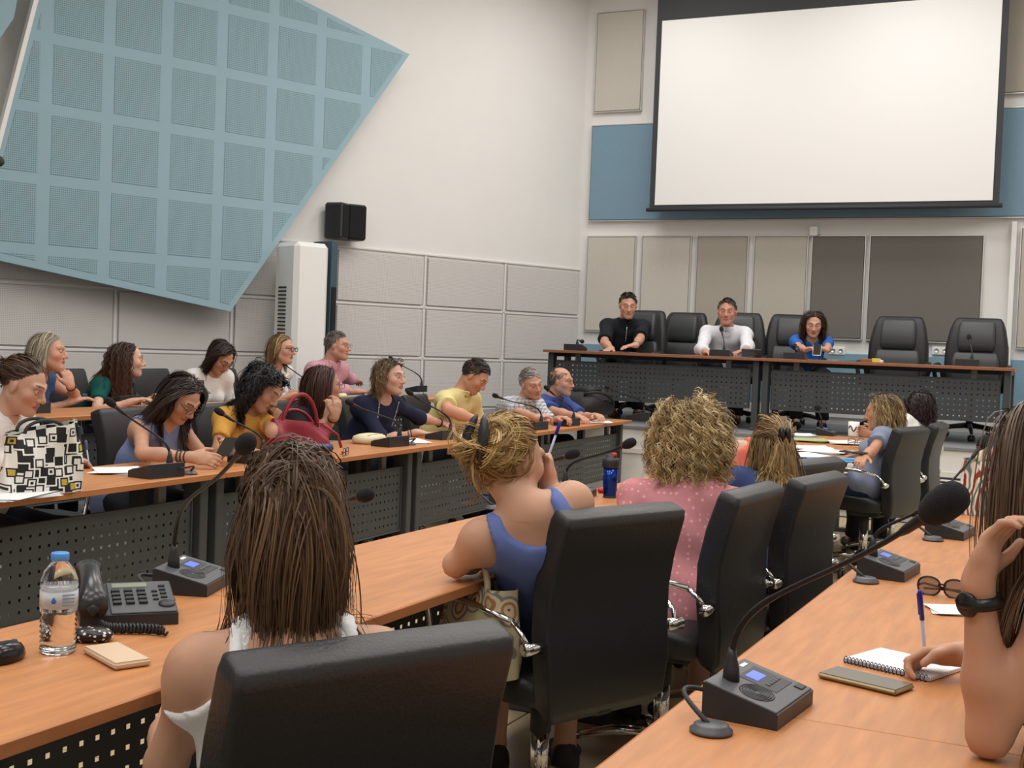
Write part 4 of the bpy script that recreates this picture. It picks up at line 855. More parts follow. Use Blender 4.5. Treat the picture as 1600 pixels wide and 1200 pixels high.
def rot_head(heading, pitch, roll):                      # columns: forward, left, up
    c, s = math.cos(heading), math.sin(heading); f = np.array([c, s, 0]); l = np.array([-s, c, 0]); u = np.array([0, 0, 1.])
    p = math.radians(pitch); f, u = f*math.cos(p)-u*math.sin(p), u*math.cos(p)+f*math.sin(p)
    r = math.radians(roll); l, u = l*math.cos(r)+u*math.sin(r), u*math.cos(r)-l*math.sin(r)
    return np.stack([f, l, u], 1)
def head_prims(Hc, R, s, male):
    W = lambda x, y, z: Hc+R@(np.array([x, y, z])*s)
    P = [ell(W(-.014, 0, .034), np.array([.097, .076, .088])*s, R, .02), ell(W(.03, 0, -.028), np.array([.064, .06, .088])*s, R, .03)]
    for y in (-1, 1):
        P += [cone(W(-.005, y*.05, -.048), W(.066, y*.014, -.092), .019*s, (.018 if male else .015)*s, .03), sph(W(.058, y*.042, -.016), .022*s, .025), cone(W(.091, y*.012, .031), W(.076, y*.045, .034), .009*s, .009*s, .016)]
    P += [sph(W(.076, 0, -.09), .018*s, .022), cone(W(.09, 0, .022), W(.112, 0, -.02), .0075*s, .0105*s, .012), sph(W(.112, 0, -.024), .0115*s, .008)]
    for y in (-1, 1): P += [sph(W(.1, y*.012, -.028), .0085*s, .006), ell(W(-.006, y*.077, 0), np.array([.02, .009, .031])*s, R@rotz(y*.35), .007), sph(W(.101, y*.032, .011), .0142*s, .012, sub=True)]
    P += [ell(W(.09, 0, -.052), np.array([.013, .023, .0065])*s, R, .006), ell(W(.088, 0, -.0635), np.array([.013, .02, .0075])*s, R, .006)]
    return P
def eyes(Hc, R, s, open_=.8, iris=(70, 45, 30), lid=None):
    n, m = 18, 14; V = []; Q = []; C_ = []
    for y in (-1, 1):
        o = len(V); c = np.array([.0805, y*.032, .011])
        for i in range(m+1):
            e = -math.pi/2+math.pi*i/m
            for j in range(n):
                a = -math.pi/2*1.15+math.pi*1.15*j/(n-1); d = np.array([math.cos(e)*math.cos(a), math.cos(e)*math.sin(a)*1.12, math.sin(e)]); V.append(Hc+R@((c+d*.0118)*s))
                hi = math.radians(30*open_-8)*max(0, math.cos(a*1.15)); lo = -math.radians(24)*max(0, math.cos(a*1.15))*min(1, open_+.15)
                if lo < e < hi: C_.append(L3(*iris) if abs(a) < .40 else L3(215, 208, 200))
                elif hi <= e < hi+.2 and abs(a) < 1.2: C_.append(L3(46, 32, 28))
                else: C_.append(lid)
        Q += [(o+i*n+j, o+i*n+j+1, o+(i+1)*n+j+1, o+(i+1)*n+j) for i in range(m) for j in range(n-1)]
    return np.array(V), np.array(Q), np.array(C_)
def hand_prims(W, d, nrm, side, s, curl=.3, thumb=.3, spread=1.0):
    # W wrist, d finger direction, nrm palm normal (out of the palm); side=+1 when the thumb is towards cross(d,nrm)*+
    d = nz(d); nrm = nz(nrm-d*(nrm@d)); t = np.cross(d, nrm)*side; s = s*1.0; M = np.stack([d, t, nrm], 1)
    P = [ell(W+d*.046*s, np.array([.052, .040, .0155])*s, M, .012), cone(W-d*.012, W+d*.03*s, .024*s, .022*s, .015, t, 1.25)]
    for i, (off, L, r) in enumerate(((.029, .074, .0088), (.010, .083, .0092), (-.010, .077, .0088), (-.028, .060, .0078))):
        b = W+d*.083*s+t*off*s; c1 = curl*(1+.12*i); dd = d*math.cos(c1*.9)+nrm*math.sin(c1*.9)+t*off*1.5*spread; dd = nz(dd); p1 = b+dd*L*.48*s
        c2 = curl*2.1; d2 = nz(d*math.cos(c2)+nrm*math.sin(c2)+t*off*1.0); p2 = p1+d2*L*.3*s; c3 = curl*2.9; d3 = nz(d*math.cos(c3)+nrm*math.sin(c3)); p3 = p2+d3*L*.24*s
        P += [cone(b-d*.012*s, p1, r*1.08*s, r*s, .006), cone(p1, p2, r*s, r*.92*s, .003), cone(p2, p3, r*.92*s, r*.8*s, .003)]
    tb_ = W+d*.022*s+t*.027*s; t1 = tb_+nz(d*.75+t*.75+nrm*(.25+thumb*.3))*.045*s; t2 = t1+nz(d*.95+t*(.35-.6*thumb)+nrm*thumb)*.033*s
    P += [cone(tb_-d*.005, t1, .0135*s, .011*s, .01), cone(t1, t2, .0108*s, .009*s, .004)]
    return P
def ik(S, W, l1, l2, hint):
    v = W-S; D = np.linalg.norm(v)
    if D > (l1+l2)*.995: W = S+v/D*(l1+l2)*.995; v = W-S; D = np.linalg.norm(v)
    u = v/D; a = (l1*l1-l2*l2+D*D)/(2*D); h_ = math.sqrt(max(l1*l1-a*a, 0)); hh = hint-u*(hint@u); return S+u*a+nz(hh)*h_, W
def view_heading(p, va):
    d = nz([p[0], p[1], 0]); r = np.array([d[1], -d[0], 0]); a = math.radians(va); f = -d*math.cos(a)+r*math.sin(a); return math.atan2(f[1], f[0])

def strands(Hc, R, s, st, coll, seed):
    """hair: guides walked over the scalp under gravity, children clumped round them, as tapered ribbons"""
    r = np.random.default_rng(seed); G = st.get('guides', 260); K = st.get('kids', 6); n = st.get('seg', 11); Lh = st['len']; flow = st.get('flow', 'down'); part = st.get('part', .02)
    cc = np.array([-.014, 0, .034]); rad = np.array([.099, .078, .090])
    D = r.normal(size=(G*14, 3)); D /= np.linalg.norm(D, axis=1)[:, None]
    ok = (D[:, 2] > 1.1*D[:, 0]-st.get('line', .2)) & (D[:, 2] > -.62-.3*D[:, 0]*0)
    if 'zmax' in st: ok &= D[:, 2] < st['zmax']
    if st.get('bald'): ok &= ~((D[:, 2] > .5) & (D[:, 0] > -.5)) 
    D = D[ok][:G]; G = len(D); p = cc+D*rad; nrm = D/rad; nrm /= np.linalg.norm(nrm, axis=1)[:, None]
    gl = R.T@np.array([0, 0, -1.]); g = np.tile(gl, (G, 1))
    if flow == 'down':
        v = np.stack([np.full(G, -.35)-.9*np.clip(D[:, 0], 0, 1), np.where(D[:, 1] > part*8, 1, -1)*np.clip(D[:, 0]*1.6+.55, 0, 1), np.zeros(G)], 1); top = np.clip((D[:, 2]-.1)/.6, 0, 1)[:, None]; v = v*top+g*(1-top)
    elif flow == 'back': v = np.tile(np.array([-1., 0, .05]), (G, 1))
    elif flow == 'short': v = np.stack([np.where(D[:, 2] > .45, st.get('fwd', .5), -.35), np.where(D[:, 2] > .45, st.get('side', .35), 0), np.where(D[:, 2] > .45, 0., -1.)], 1)
    elif flow == 'out':
        v = np.stack([np.full(G, -.45)-.8*np.clip(D[:, 0], 0, 1), np.where(D[:, 1] > part*8, 1, -1)*.9*np.clip(D[:, 0]*1.6+.55, 0, 1), np.zeros(G)], 1); top = np.clip((D[:, 2]-.1)/.6, 0, 1)[:, None]; v = (v*top+g*(1-top)); v = v-nrm*np.sum(v*nrm, 1)[:, None]; v = v/(np.linalg.norm(v, axis=1)[:, None]+1e-9)+nrm*st.get('puff', .45)*(1-.75*np.clip(D[:, 2], 0, 1))[:, None]
    elif flow == 'half': v = np.where((D[:, 2] > .18)[:, None], np.tile(np.array([-1., 0, .1]), (G, 1)), g)
    tgt = st.get('target'); v = v-nrm*np.sum(v*nrm, 1)[:, None]*(0 if flow == 'out' else 1); v /= np.linalg.norm(v, axis=1)[:, None]+1e-9
    if flow == 'short': v = v+nrm*st.get('lift', .18); v /= np.linalg.norm(v, axis=1)[:, None]
    lay = r.uniform(.002, st.get('thick', .014 if flow != 'short' else .007), G); ln = Lh*r.uniform(st.get('lmin', .82), 1.04, G)
    if flow in ('down', 'half', 'out'): ln = ln-(0 if st.get('flat') else 0)*D[:, 2]
    if st.get('endz') is not None: pass
    path = [p+nrm*.001]; q = path[0].copy(); ds = (ln/(n-1))[:, None]; toC = None
    if tgt is not None: tg = np.array(tgt)+(r.normal(size=(G, 3))*st.get('tj', .0) if flow == 'half' else 0); sprd = r.normal(size=(G, 3))*np.array([.04, .10, .02])
    upper = D[:, 2] > .18; fl_x = r.uniform(-.02, st.get('fx', .03), G)
    for i in range(n-1):
        if flow in ('down', 'out'): v = v*.82+g*st.get('grav', .30)
        elif flow == 'half':
            w_ = np.where((upper & (np.linalg.norm(q-tg, axis=1) > .03) & (q[:, 0] > tg[:, 0]))[:, None], 1., 0.); tv = tg-q; tv /= np.linalg.norm(tv, axis=1)[:, None]+1e-9; v = v*.75+w_*tv*.5+(1-w_)*(g*.4+sprd*(1-i/n))
        elif flow == 'back': tv = tg-q; dd = np.linalg.norm(tv, axis=1)[:, None]; v = np.where(dd > .03, v*.7+tv/(dd+1e-9)*.5, v*.6+r.normal(size=v.shape)*.5+g*st.get('tail', .0))
        v = v+r.normal(size=v.shape)*st.get('messy', .03); v /= np.linalg.norm(v, axis=1)[:, None]+1e-9; q2 = q+v*ds
        ly = lay[:, None]*min(1, (i+1)/3.5); e = (q2-cc)/(rad+ly); k0 = np.linalg.norm(e, axis=1)[:, None]; q2 = np.where(k0 < 1, cc+(q2-cc)/np.maximum(k0, .05), q2)
        fc, fr_ = np.array([.022, 0, -.035]), np.array([.068, .066, .092])
        e = (q2-fc)/(fr_+.6*lay[:, None]); k0 = np.linalg.norm(e, axis=1)[:, None]; m_ = k0 < 1; push = fc+(q2-fc)/np.maximum(k0, .05); q2 = np.where(m_, push, q2)
        if flow != 'short':
            lim = fl_x; inz = (q2[:, 2] < .085) & (q2[:, 2] > -.16); over = inz & (q2[:, 0] > lim); q2[over, 0] += (lim[over]-q2[over, 0])*.4; nar = inz & (np.abs(q2[:, 1]) < .07) & (q2[:, 0] > -.01); q2[nar, 1] += (np.where(q2[nar, 1] >= 0, .072, -.072)-q2[nar, 1])*.4
        if Lh > .12:
            wq = Hc+(q2*s)@R.T
            for (a, b, ra, rb) in coll:
                ab = b-a; t = np.clip(((wq-a)@ab)/(ab@ab), 0, 1)[:, None]; cpt = a+t*ab; dv = wq-cpt; dl = np.linalg.norm(dv, axis=1)[:, None]; rr = ra+t*(rb-ra)+.004+.5*lay[:, None]; wq = np.where(dl < rr, cpt+dv/(dl+1e-9)*rr, wq)
            q2 = ((wq-Hc)@R)/s
        v = q2-q; v /= np.linalg.norm(v, axis=1)[:, None]+1e-9; q = q2; path.append(q.copy())
    path = np.stack(path, 1)                                # G,n,3 local
    if st.get('tuck'):
        kz = np.clip((-.03-path[:, :, 2])/.12, 0, 1)[:, :, None]*np.array([1, 1, 0]); ctr_ = np.array([-.035, 0, 0]); path = ctr_*(kz > 0)+(path-ctr_*(kz > 0))*(1-st['tuck']*kz)
    P = np.repeat(path, K, 0); N = len(P); t = np.linspace(0, 1, n)[None, :, None]
    off = r.normal(size=(N, 1, 3))*st.get('clump', .008); off[:, :, :] *= 1; P = P+off*(1-.45*t)*(.25+.75*np.minimum(1, t*5))
    amp, wl_ = st.get('curl', 0), st.get('wave', .05)
    if amp:
        T = np.gradient(P, axis=1); T /= np.linalg.norm(T, axis=2)[:, :, None]+1e-9; o = P-cc; o -= T*np.sum(o*T, 2)[:, :, None]; o /= np.linalg.norm(o, axis=2)[:, :, None]+1e-9; bq = np.cross(T, o)
        sl = np.repeat(ln, K)[:, None]*np.linspace(0, 1, n)[None, :]; ph = np.repeat(r.uniform(0, 6.28, G), K)[:, None]+r.normal(size=(N, 1))*.5; wv_ = wl_*np.repeat(r.uniform(.8, 1.25, G), K)[:, None]; an = ph+2*math.pi*sl/wv_
        ra_ = amp*np.minimum(1, t[:, :, 0]*4); P = P+(np.cos(an)*ra_)[:, :, None]*bq+(np.sin(an)*ra_*.8)[:, :, None]*o
    Wd = Hc+(P*s)@R.T; wdt = st.get('w', .003)*np.repeat(r.uniform(.7, 1.2, G), K)[:, None]*np.clip(1.15-np.linspace(0, 1, n)[None, :]**3*.85, .15, 1)
    T = np.gradient(Wd, axis=1); T /= np.linalg.norm(T, axis=2)[:, :, None]+1e-9; o = Wd-(Hc+R@(cc*s)); sd = np.cross(T, o); sd /= np.linalg.norm(sd, axis=2)[:, :, None]+1e-9
    tw = r.normal(size=(N, 1, 1))*.5; on = np.cross(sd, T); sd = sd*np.cos(tw)+on*np.sin(tw)
    A_, B2 = Wd+sd*wdt[:, :, None]/2, Wd-sd*wdt[:, :, None]/2; V = np.stack([A_, B2], 2).reshape(-1, 3)
    idx = np.arange(N*n*2).reshape(N, n, 2); Q = np.stack([idx[:, :-1, 0], idx[:, 1:, 0], idx[:, 1:, 1], idx[:, :-1, 1]], -1).reshape(-1, 4)
    c0, c1 = L3(*st['col']), L3(*st.get('tip', st['col'])); hi = L3(*st.get('streak', st['col'])); mixs = (np.repeat(r.uniform(0, 1, G), K) < st.get('pstreak', 0)).astype(float)*r.uniform(.3, 1, N)
    tt = np.linspace(0, 1, n)[None, :, None]**st.get('tipk', 1.0); Cc_ = c0*(1-tt)+c1*tt; Cc_ = Cc_+(hi-Cc_)*(mixs[:, None, None]*np.minimum(1, tt*3+.15)); Cc_ = Cc_*r.uniform(1-st.get('var', .2), 1+st.get('var', .2), N)[:, None, None]
    return V, Q, np.repeat(np.clip(Cc_, 0, 1)[:, :, None, :], 2, 2).reshape(-1, 3)

PEOPLE = []
def person(label, head, plane, va, pitch=0, roll=0, body=None, z0=0.0, male=False, hs=None, bs=None, skin=(196, 146, 118), hair=None, top=None, bottom=('dark_trousers', (38, 40, 48)), L=None, R=None, near=False, lean=None, glasses=None, eye=.7, belly=0, beard=None, seed=1, brow=None, extra=None, group=None, neckf=.035, lips=(168, 92, 84), pose='sit', sh=0.0, back=None, bodyh=None, pel=None, noff=0.0, nup=0.0, ws=1.0):
    s = hs or (1.0 if male else .95); b = bs or (1.0 if male else .92)
    Hc = at(*head, **plane); hd = view_heading(Hc, va); Rh = rot_head(hd, pitch, roll); bh = view_heading(Hc, va if body is None else body) if bodyh is None else math.radians(bodyh)
    fw = np.array([math.cos(bh), math.sin(bh), 0]); N = Hc+Rh@np.array([-.028, 0, -.055])*s-np.array([0, 0, (.098 if male else .09)*s])-fw*neckf+RW@np.array([noff, 0, 0])+np.array([0, 0, nup])
    Lt = .50*b; zp = z0+.55; hN = N[2]-zp
    if hN > Lt*.99: zp = N[2]-Lt*.99; hN = Lt*.99
    bk = math.sqrt(Lt*Lt-hN*hN) if back is None else back
    Pv = np.array([N[0], N[1], zp])-fw*min(bk, .36)
    if pel is not None: Pv = np.array([pel[0], pel[1], zp])
    u = nz(N-Pv); f = nz(fw-u*(fw@u)); l = np.cross(u, f)
    # --- torso
    M = np.stack([f, l, u], 1); dist = np.linalg.norm(N-Pv); Q_ = lambda x, y, z: Pv+f*x*b+l*y*b+u*z*dist
    wS = (.172 if male else .150)*b*ws
    torso = [ell(Q_(-.01, 0, .02), np.array([.115, .165 if not male else .155, .13])*b, M, .05), ell(Q_(-.0, 0, .32), np.array([.098+.04*belly, .132+.02*male+.02*belly, .16])*b, M, .06),
             ell(Q_(-.012, 0, .62), np.array([.105, .150 if male else .135, .17])*b, M, .06), ell(Q_(-.025, 0, .80), np.array([.075, .14 if male else .12, .10])*b, M, .05)]
    if belly: torso.append(ell(Q_(.05, 0, .24), np.array([.10+.03*belly, .14, .13])*b, M, .06))
    if not male:
        for y in (-1, 1): torso.append(sph(Q_(.075, y*.062, .60), .058*b, .04))
    S = {}
    for y, nm in ((1, 'L'), (-1, 'R')):
        S[nm] = N-u*.062*b+l*y*wS-f*.005+np.array([0, 0, sh*(y if isinstance(sh, float) else 0)])
        spec = L if nm == 'L' else R
        if spec and spec.get('shrug'): S[nm] = S[nm]+np.array([0, 0, spec['shrug']])+f*spec.get('fwd', .02)
        torso += [cone(N-u*.02, S[nm]+u*.012, .045*b, .042*b, .04), sph(S[nm], (.058 if male else .050)*b, .035), cone(N-u*.11*b-f*.01, S[nm]-u*.03, .07*b, .05*b, .05)]
    neck = [cone(Hc+Rh@np.array([-.028, 0, -.05])*s, N-f*.012-u*.03, (.056 if male else .047)*s, (.062 if male else .053)*s, .03)]
    hp = head_prims(Hc, Rh, s, male)
    # --- arms
    arms = []; ua = {}; fa = {}; hands = []; hb = []
    for nm, sd in (('L', 1), ('R', -1)):
        spec = (L if nm == 'L' else R) or {}
        l1, l2 = .275*b*(1.04 if male else 1), .245*b*(1.04 if male else 1)
        Wt = spec.get('w')
        if Wt is None: Wt = Pv+f*.36*b+l*sd*.14+np.array([0, 0, .13])
        Wt = np.array(Wt, float); hint = spec.get('hint'); hint = (l*sd*.55-u*.8-f*.25) if hint is None else np.array(hint, float)
        if 'e' in spec: E_ = np.array(spec['e'], float); E_ = S[nm]+nz(E_-S[nm])*min(np.linalg.norm(E_-S[nm]), l1*1.12); Wt = E_+nz(Wt-E_)*min(max(np.linalg.norm(Wt-E_), l2*.8), l2*1.1)
        else: E_, Wt = ik(S[nm], Wt, l1, l2, hint)
        ra = (.05 if male else .043)*b
        up = cone(S[nm], E_, ra, ra*.80, .03); fo = [cone(E_, E_+(Wt-E_)*.35, ra*.80, ra*.84, .02), cone(E_+(Wt-E_)*.35, Wt, ra*.84, ra*.52, .02)]
        ua[nm] = (S[nm], E_, ra); fa[nm] = (E_, Wt, ra); arms += [up]+fo
        d = spec.get('d'); d = nz(Wt-E_) if d is None else nz(np.array(d, float)); nr = np.array(spec.get('n', (0, 0, -1)), float)
        t = np.cross(d, nr); side = spec.get('side'); side = (1 if (t@l)*-sd > 0 else -1) if side is None else side
        hpms = hand_prims(Wt, d, nr, side, (1.0 if male else .9), spec.get('curl', .35), spec.get('thumb', .3)); hands.append(hpms); lo, hi = bbox_of(hpms, .0); hb.append((lo, hi))
    # --- legs
    legs = []; feet = []; thigh = []
    for y in (1, -1):
        hp0 = Q_(.0, y*.085, .0); hp0[2] = zp-.02; kn = hp0+fw*.40*b+np.array([0, 0, 0])+np.cross([0, 0, 1.], fw)*y*.04; kn[2] = z0+.50*b+.02; an = kn-fw*.06*y*0+fw*.03; an[2] = z0+.09
        thigh.append((hp0, kn, an)); legs += [cone(hp0, kn, .085*b, .06*b, .04), cone(kn, an, .058*b, .036*b, .03), cone(an, an+fw*.1-np.array([0, 0, .055]), .035, .03, .02)]; feet.append((an, fw))
    allp = torso+neck+arms+[h for hh in hands for h in hh]+legs+hp
    hc = .0125 if near else .019; hf = .0042 if near else .0052; hh_ = .0046 if near else .006
    lo, hi = bbox_of(allp, .05); V, Q = sdf_mesh(allp, hc, lo=lo, hi=hi); Vs = [V]; Qs = [Q]; fine = []
    hlo, hhi = Hc-np.array([.135, .135, .15])*s, Hc+np.array([.135, .135, .14])*s; fine.append((hlo, hhi, hf))
    for (a, b2) in hb: fine.append((a-.012, b2+.012, hh_))
    qc = V[Q].mean(1); keep = np.ones(len(Q), bool)
    for (a, b2, hq) in fine: keep &= ~np.all((qc > a+hc*1.0) & (qc < b2-hc*1.0), axis=1)
    Qs[0] = Q[keep]; n0 = len(V)
    done = []
    for (a, b2, hq) in fine:
        V2, Q2 = sdf_mesh(allp, hq, lo=a, hi=b2); qc = V2[Q2].mean(1) if len(Q2) else np.zeros((0, 3)); kp = np.ones(len(Q2), bool)
        for (a3, b3) in done: kp &= ~np.all((qc > a3+hq) & (qc < b3-hq), axis=1)
        Vs.append(V2); Qs.append(Q2[kp]+n0); n0 += len(V2); done.append((a, b2))
    sk = L3(*skin); sk = sk*.9+sk.mean()*.1; Vb = np.concatenate(Vs); Qb = np.concatenate(Qs)
    lc = ((Vb-Hc)@Rh)/s; cols = np.tile(sk, (len(Vb), 1)); nzv = (np.sin(Vb[:, 0]*61+Vb[:, 2]*43)*np.sin(Vb[:, 1]*57+Vb[:, 2]*29))[:, None]; cols = cols*(1+.05*nzv)
    inh = np.all(np.abs(lc) < .16, axis=1); x, y, z = lc[:, 0], np.abs(lc[:, 1]), lc[:, 2]
    def paint(m, c, k=1.0): cols[m] = cols[m]*(1-k)+np.array(c)*k
    blush = inh & (x > .04) & (np.hypot(y-.045, z+.028) < .024); paint(blush, sk*np.array([1.08, .86, .84]), .6)
    paint(inh & (x > .1) & (y < .016) & (np.abs(z+.024) < .014), sk*np.array([1.05, .86, .84]), .6)
    paint(inh & (x > .07) & (np.hypot(y/.024, (z+.0575)/.0125) < 1), L3(*lips), .75 if not male else .45)
    paint(inh & (x > .07) & (y < .022) & (np.abs(z+.0575) < .0016), L3(*lips)*.45, .8)
    hcol = L3(*(hair['col'] if hair else (60, 50, 45))); bc = L3(*brow) if brow else hcol*.7
    paint(inh & (x > .06) & (y > .012) & (y < .05) & (np.abs(z-(.036+.004*np.sin((y-.012)*60))) < .0042), bc, .85)
    if beard is not None: paint(inh & (x > .0) & (z < -.03) & (np.hypot(y/.026, (z+.0575)/.011) > 1) & (z < -.045+.35*(.1-x)) & (x > .02-.2*(z+.09)) & (z > -.125), L3(*beard), .75)
    elif male: paint(inh & (x > .02) & (z < -.038) & (z > -.115) & (np.hypot(y/.026, (z+.0575)/.011) > 1), sk*np.array([.82, .84, .88]), .45)
    if hair and not hair.get('bald'): cz = (z-.034)/.09; cx_ = (x+.014)/.099; paint(inh & (cz > 1.1*cx_-hair.get('line', .2)+.02) & (cz > -.55) & ~((y > .07) & (np.abs(x+.006) < .024) & (z < .03)), hcol*.55, .9)
    ve, qe, ce = eyes(Hc, Rh, s, eye, lid=sk*.93); nb_ = len(Vb); V_ = np.concatenate([Vb, ve]); Qa = np.concatenate([Qb, qe+nb_]); mi = np.concatenate([np.zeros(len(Qb)), np.ones(len(qe))])
    base = np.array([Pv[0], Pv[1], z0]); me = npmesh('person', V_, Qa, [SKIN, EYE], mi, np.concatenate([cols, ce]), base)
    o = link('person', me, None, base); tag(o, label, 'person', group)
    def child(name, Vx, Qx, mats, cl=None): return link(name, npmesh(name, Vx, Qx, mats, None, cl, base), o)
    # --- clothes
    ch = .0085 if near else .0115; T = top or {}
    if top:
        th = T.get('th', .009); inf = th; pr_ = [dict(p) for p in torso]
        if T.get('sleeve', .5) > 0:
            for nm in 'LR':
                S_, E_, ra = ua[nm]; fr = T.get('sleeve', .5)
                if fr <= 1: c = S_+(E_-S_)*fr; pr_.append(cone(S_, E_, ra*1.04, ra*T.get('flare', 1.1), .035, cuts=((c, nz(E_-S_)),)))
                else:
                    pr_.append(cone(S_, E_, ra*1.02, ra*.95, .03)); E2, W2, _ = fa[nm]; c = E2+(W2-E2)*(fr-1); pr_.append(cone(E2, W2, ra*1.02, ra*.82, .03, cuts=((c, nz(W2-E2)),)))
        if T.get('hem', .0) is not None:
            pr_.append(ell(Q_(0, 0, -.05), np.array([.135, .185, .14])*b, M, .06))
        nk = T.get('neck', 'crew'); subs = []
        if nk == 'crew': subs = [ell(N+u*.035+f*.02, np.array([.075, .066, .062])*b*T.get('nw', 1), M, .006, sub=True)]
        elif nk == 'vee': subs = [ell(N+u*.04+f*.01, np.array([.075, .064, .062])*b, M, .006, sub=True), cone(N+f*.09*b+u*.02, N+f*.13*b-u*.16*b*T.get('nw', 1), .05*b, .008, .01, sub=True)]
        elif nk == 'tank':
            subs = [ell(N+u*.03+f*.03, np.array([.10, .085, .11])*b, M, .006, sub=True), ell(N+u*.02-f*.08, np.array([.10, .098, T.get('backd', .12)])*b, M, .006, sub=True), cone(N+f*.09*b, N+f*.1*b-u*.1*b, .06*b, .05, .01, sub=True)]
            for nm, y in (('L', 1), ('R', -1)): subs += [ell(S[nm]+l*y*(.095+T.get('cut', 0))*b+u*T.get('au', -.02), np.array([.15, .13, T.get('armz', .115)])*b, M, .006, sub=True)]
        elif nk == 'sleeveless':
            subs = [ell(N+u*.035+f*.02, np.array([.08, .075, .07])*b*T.get('nw', 1), M, .006, sub=True)]
            for nm, y in (('L', 1), ('R', -1)): subs += [ell(S[nm]+l*y*.125*b-u*.02, np.array([.15, .13, .11])*b, M, .006, sub=True)]
        pr_ += subs
        if T.get('collar'):
            ax_ = nz(Hc-N); c0 = N+u*.012; top_c = c0+ax_*.022; V1 = nz(f*.8+u*.6)
            pr_.append(cone(N-u*.02, N+ax_*.07, .070*s, .064*s, .008, cuts=((top_c-f*.0, nz(ax_-f*.35)), )))
            pr_.append(cone(N+f*.10+u*.06, N+f*.115-u*.09, .045, .006, .008, sub=True)); pr_.append(cone(N-u*.0, N+ax_*.2, (.056 if male else .05)*s, (.054 if male else .048)*s, .004, sub=True))
        Vc, Qc = sdf_mesh(pr_, ch, inf, folds(T.get('fold', .0035), seed)); m_ = cloth(T['name'], T['rgb'], T.get('pat'), T.get('rgb2'))
        sh_ = child(T.get('part', 'shirt'), Vc, Qc, [m_])
        if T.get('buttons'):
            mb = MB()
            for k in range(4): mb.rbox(Q_(.128+.01*belly, 0, .74-.12*k)-base, (.008, .008, .008), .003)
    if bottom:
        nmb, cb_ = bottom[0], bottom[1]; pr_ = [dict(torso[0])]; fr = bottom[2] if len(bottom) > 2 else 1.0
        for (h0, kn, an) in thigh:
            pr_.append(cone(h0, kn, .092*b, .068*b, .05)); 
            if fr >= 1: pr_.append(cone(kn, an, .066*b, .052*b, .04, cuts=((an, np.array([0, 0, -1.])),)))
        Vc, Qc = sdf_mesh(pr_, .016, .011, folds(.004, seed+3)); child('trousers' if fr >= 1 else 'skirt', Vc, Qc, [cloth(nmb, cb_)])
    shm = cloth('shoe_'+('brown' if male else 'dark'), (84, 58, 44) if male else (52, 46, 46), rough=.5)
    for (an, fw_) in feet:
        p0 = np.array([an[0], an[1], z0+.04]); Vc, Qc = sdf_mesh([cone(p0-fw_*.03, p0+fw_*.14-np.array([0, 0, .006]), .043, .035, .02, cuts=((p0-np.array([0, 0, .039]), np.array([0, 0, -1.])),)), cone(p0-fw_*.02, p0+np.array([0, 0, .03])-fw_*.02, .042, .04, .02)], .017); child('shoe', Vc, Qc, [shm])
    # --- hair
    if hair:
        coll = [(Hc+Rh@np.array([-.02, 0, -.05])*s, N-u*.05, .052*s, .06*s), (S['L']+u*.01, S['R']+u*.01, .058*b, .058*b), (N-u*.08-f*.01, Pv+u*.15, .115*b, .11*b)]
        if not near: hair = dict(hair); hair['kids'] = max(3, hair.get('kids', 6)-1); hair['w'] = hair.get('w', .003)*1.15
        Vh, Qh, Chh = strands(Hc, Rh, s, hair, coll, seed); Vl, Ql, Cl = [Vh], [Qh], [Chh]
        for extra_h in hair.get('more', []):
            st = dict(hair); st.update(extra_h); st.pop('more', None); v2, q2, c2 = strands(Hc, Rh, s, st, coll, seed+11); Vl.append(v2); Ql.append(q2+sum(len(v) for v in Vl[:-1])); Cl.append(c2)
        child('hair', np.concatenate(Vl), np.concatenate(Ql), [HAIR], np.concatenate(Cl))
        if hair.get('bun'):
            bc_, br = hair['bun']; Vc, Qc = sdf_mesh([ell(Hc+Rh@(np.array(bc_)*s), np.array(br)*s, Rh, .01)], .006, 0, folds(.004, seed, (60, 50, 70))); child('hair_bun', Vc, Qc, [HAIR], np.tile(hcol, (len(Vc), 1)))
    def hl(x, y, z): return Hc+Rh@(np.array([x, y, z])*s)
    if glasses:
        gm = glasses_mesh(.046, glasses.get('h', .032), glasses.get('r', .0016), .105); gm.v = [tuple(hl(*(np.array(p)+np.array([.113, 0, .010]))*1.0)-base) if True else p for p in gm.v]
        if glasses.get('up'): gm = glasses_mesh(.05, .04, .002, .1); gm.v = [tuple(Hc+Rh@((np.array([p[0]*.55-p[2]*.8, p[1], p[0]*.8+p[2]*.55])+np.array([.055, 0, .128]))*s)-base) for p in gm.v]
        go = gm.build('glasses', glasses['m'], o)
        if glasses.get('up'):
            le = lenses(MB(), .05, .04); le.v = [tuple(Hc+Rh@((np.array([p[0]*.55-p[2]*.8, p[1], p[0]*.8+p[2]*.55])+np.array([.055, 0, .128]))*s)-base) for p in le.v]; le.build('lens', LENS, go)
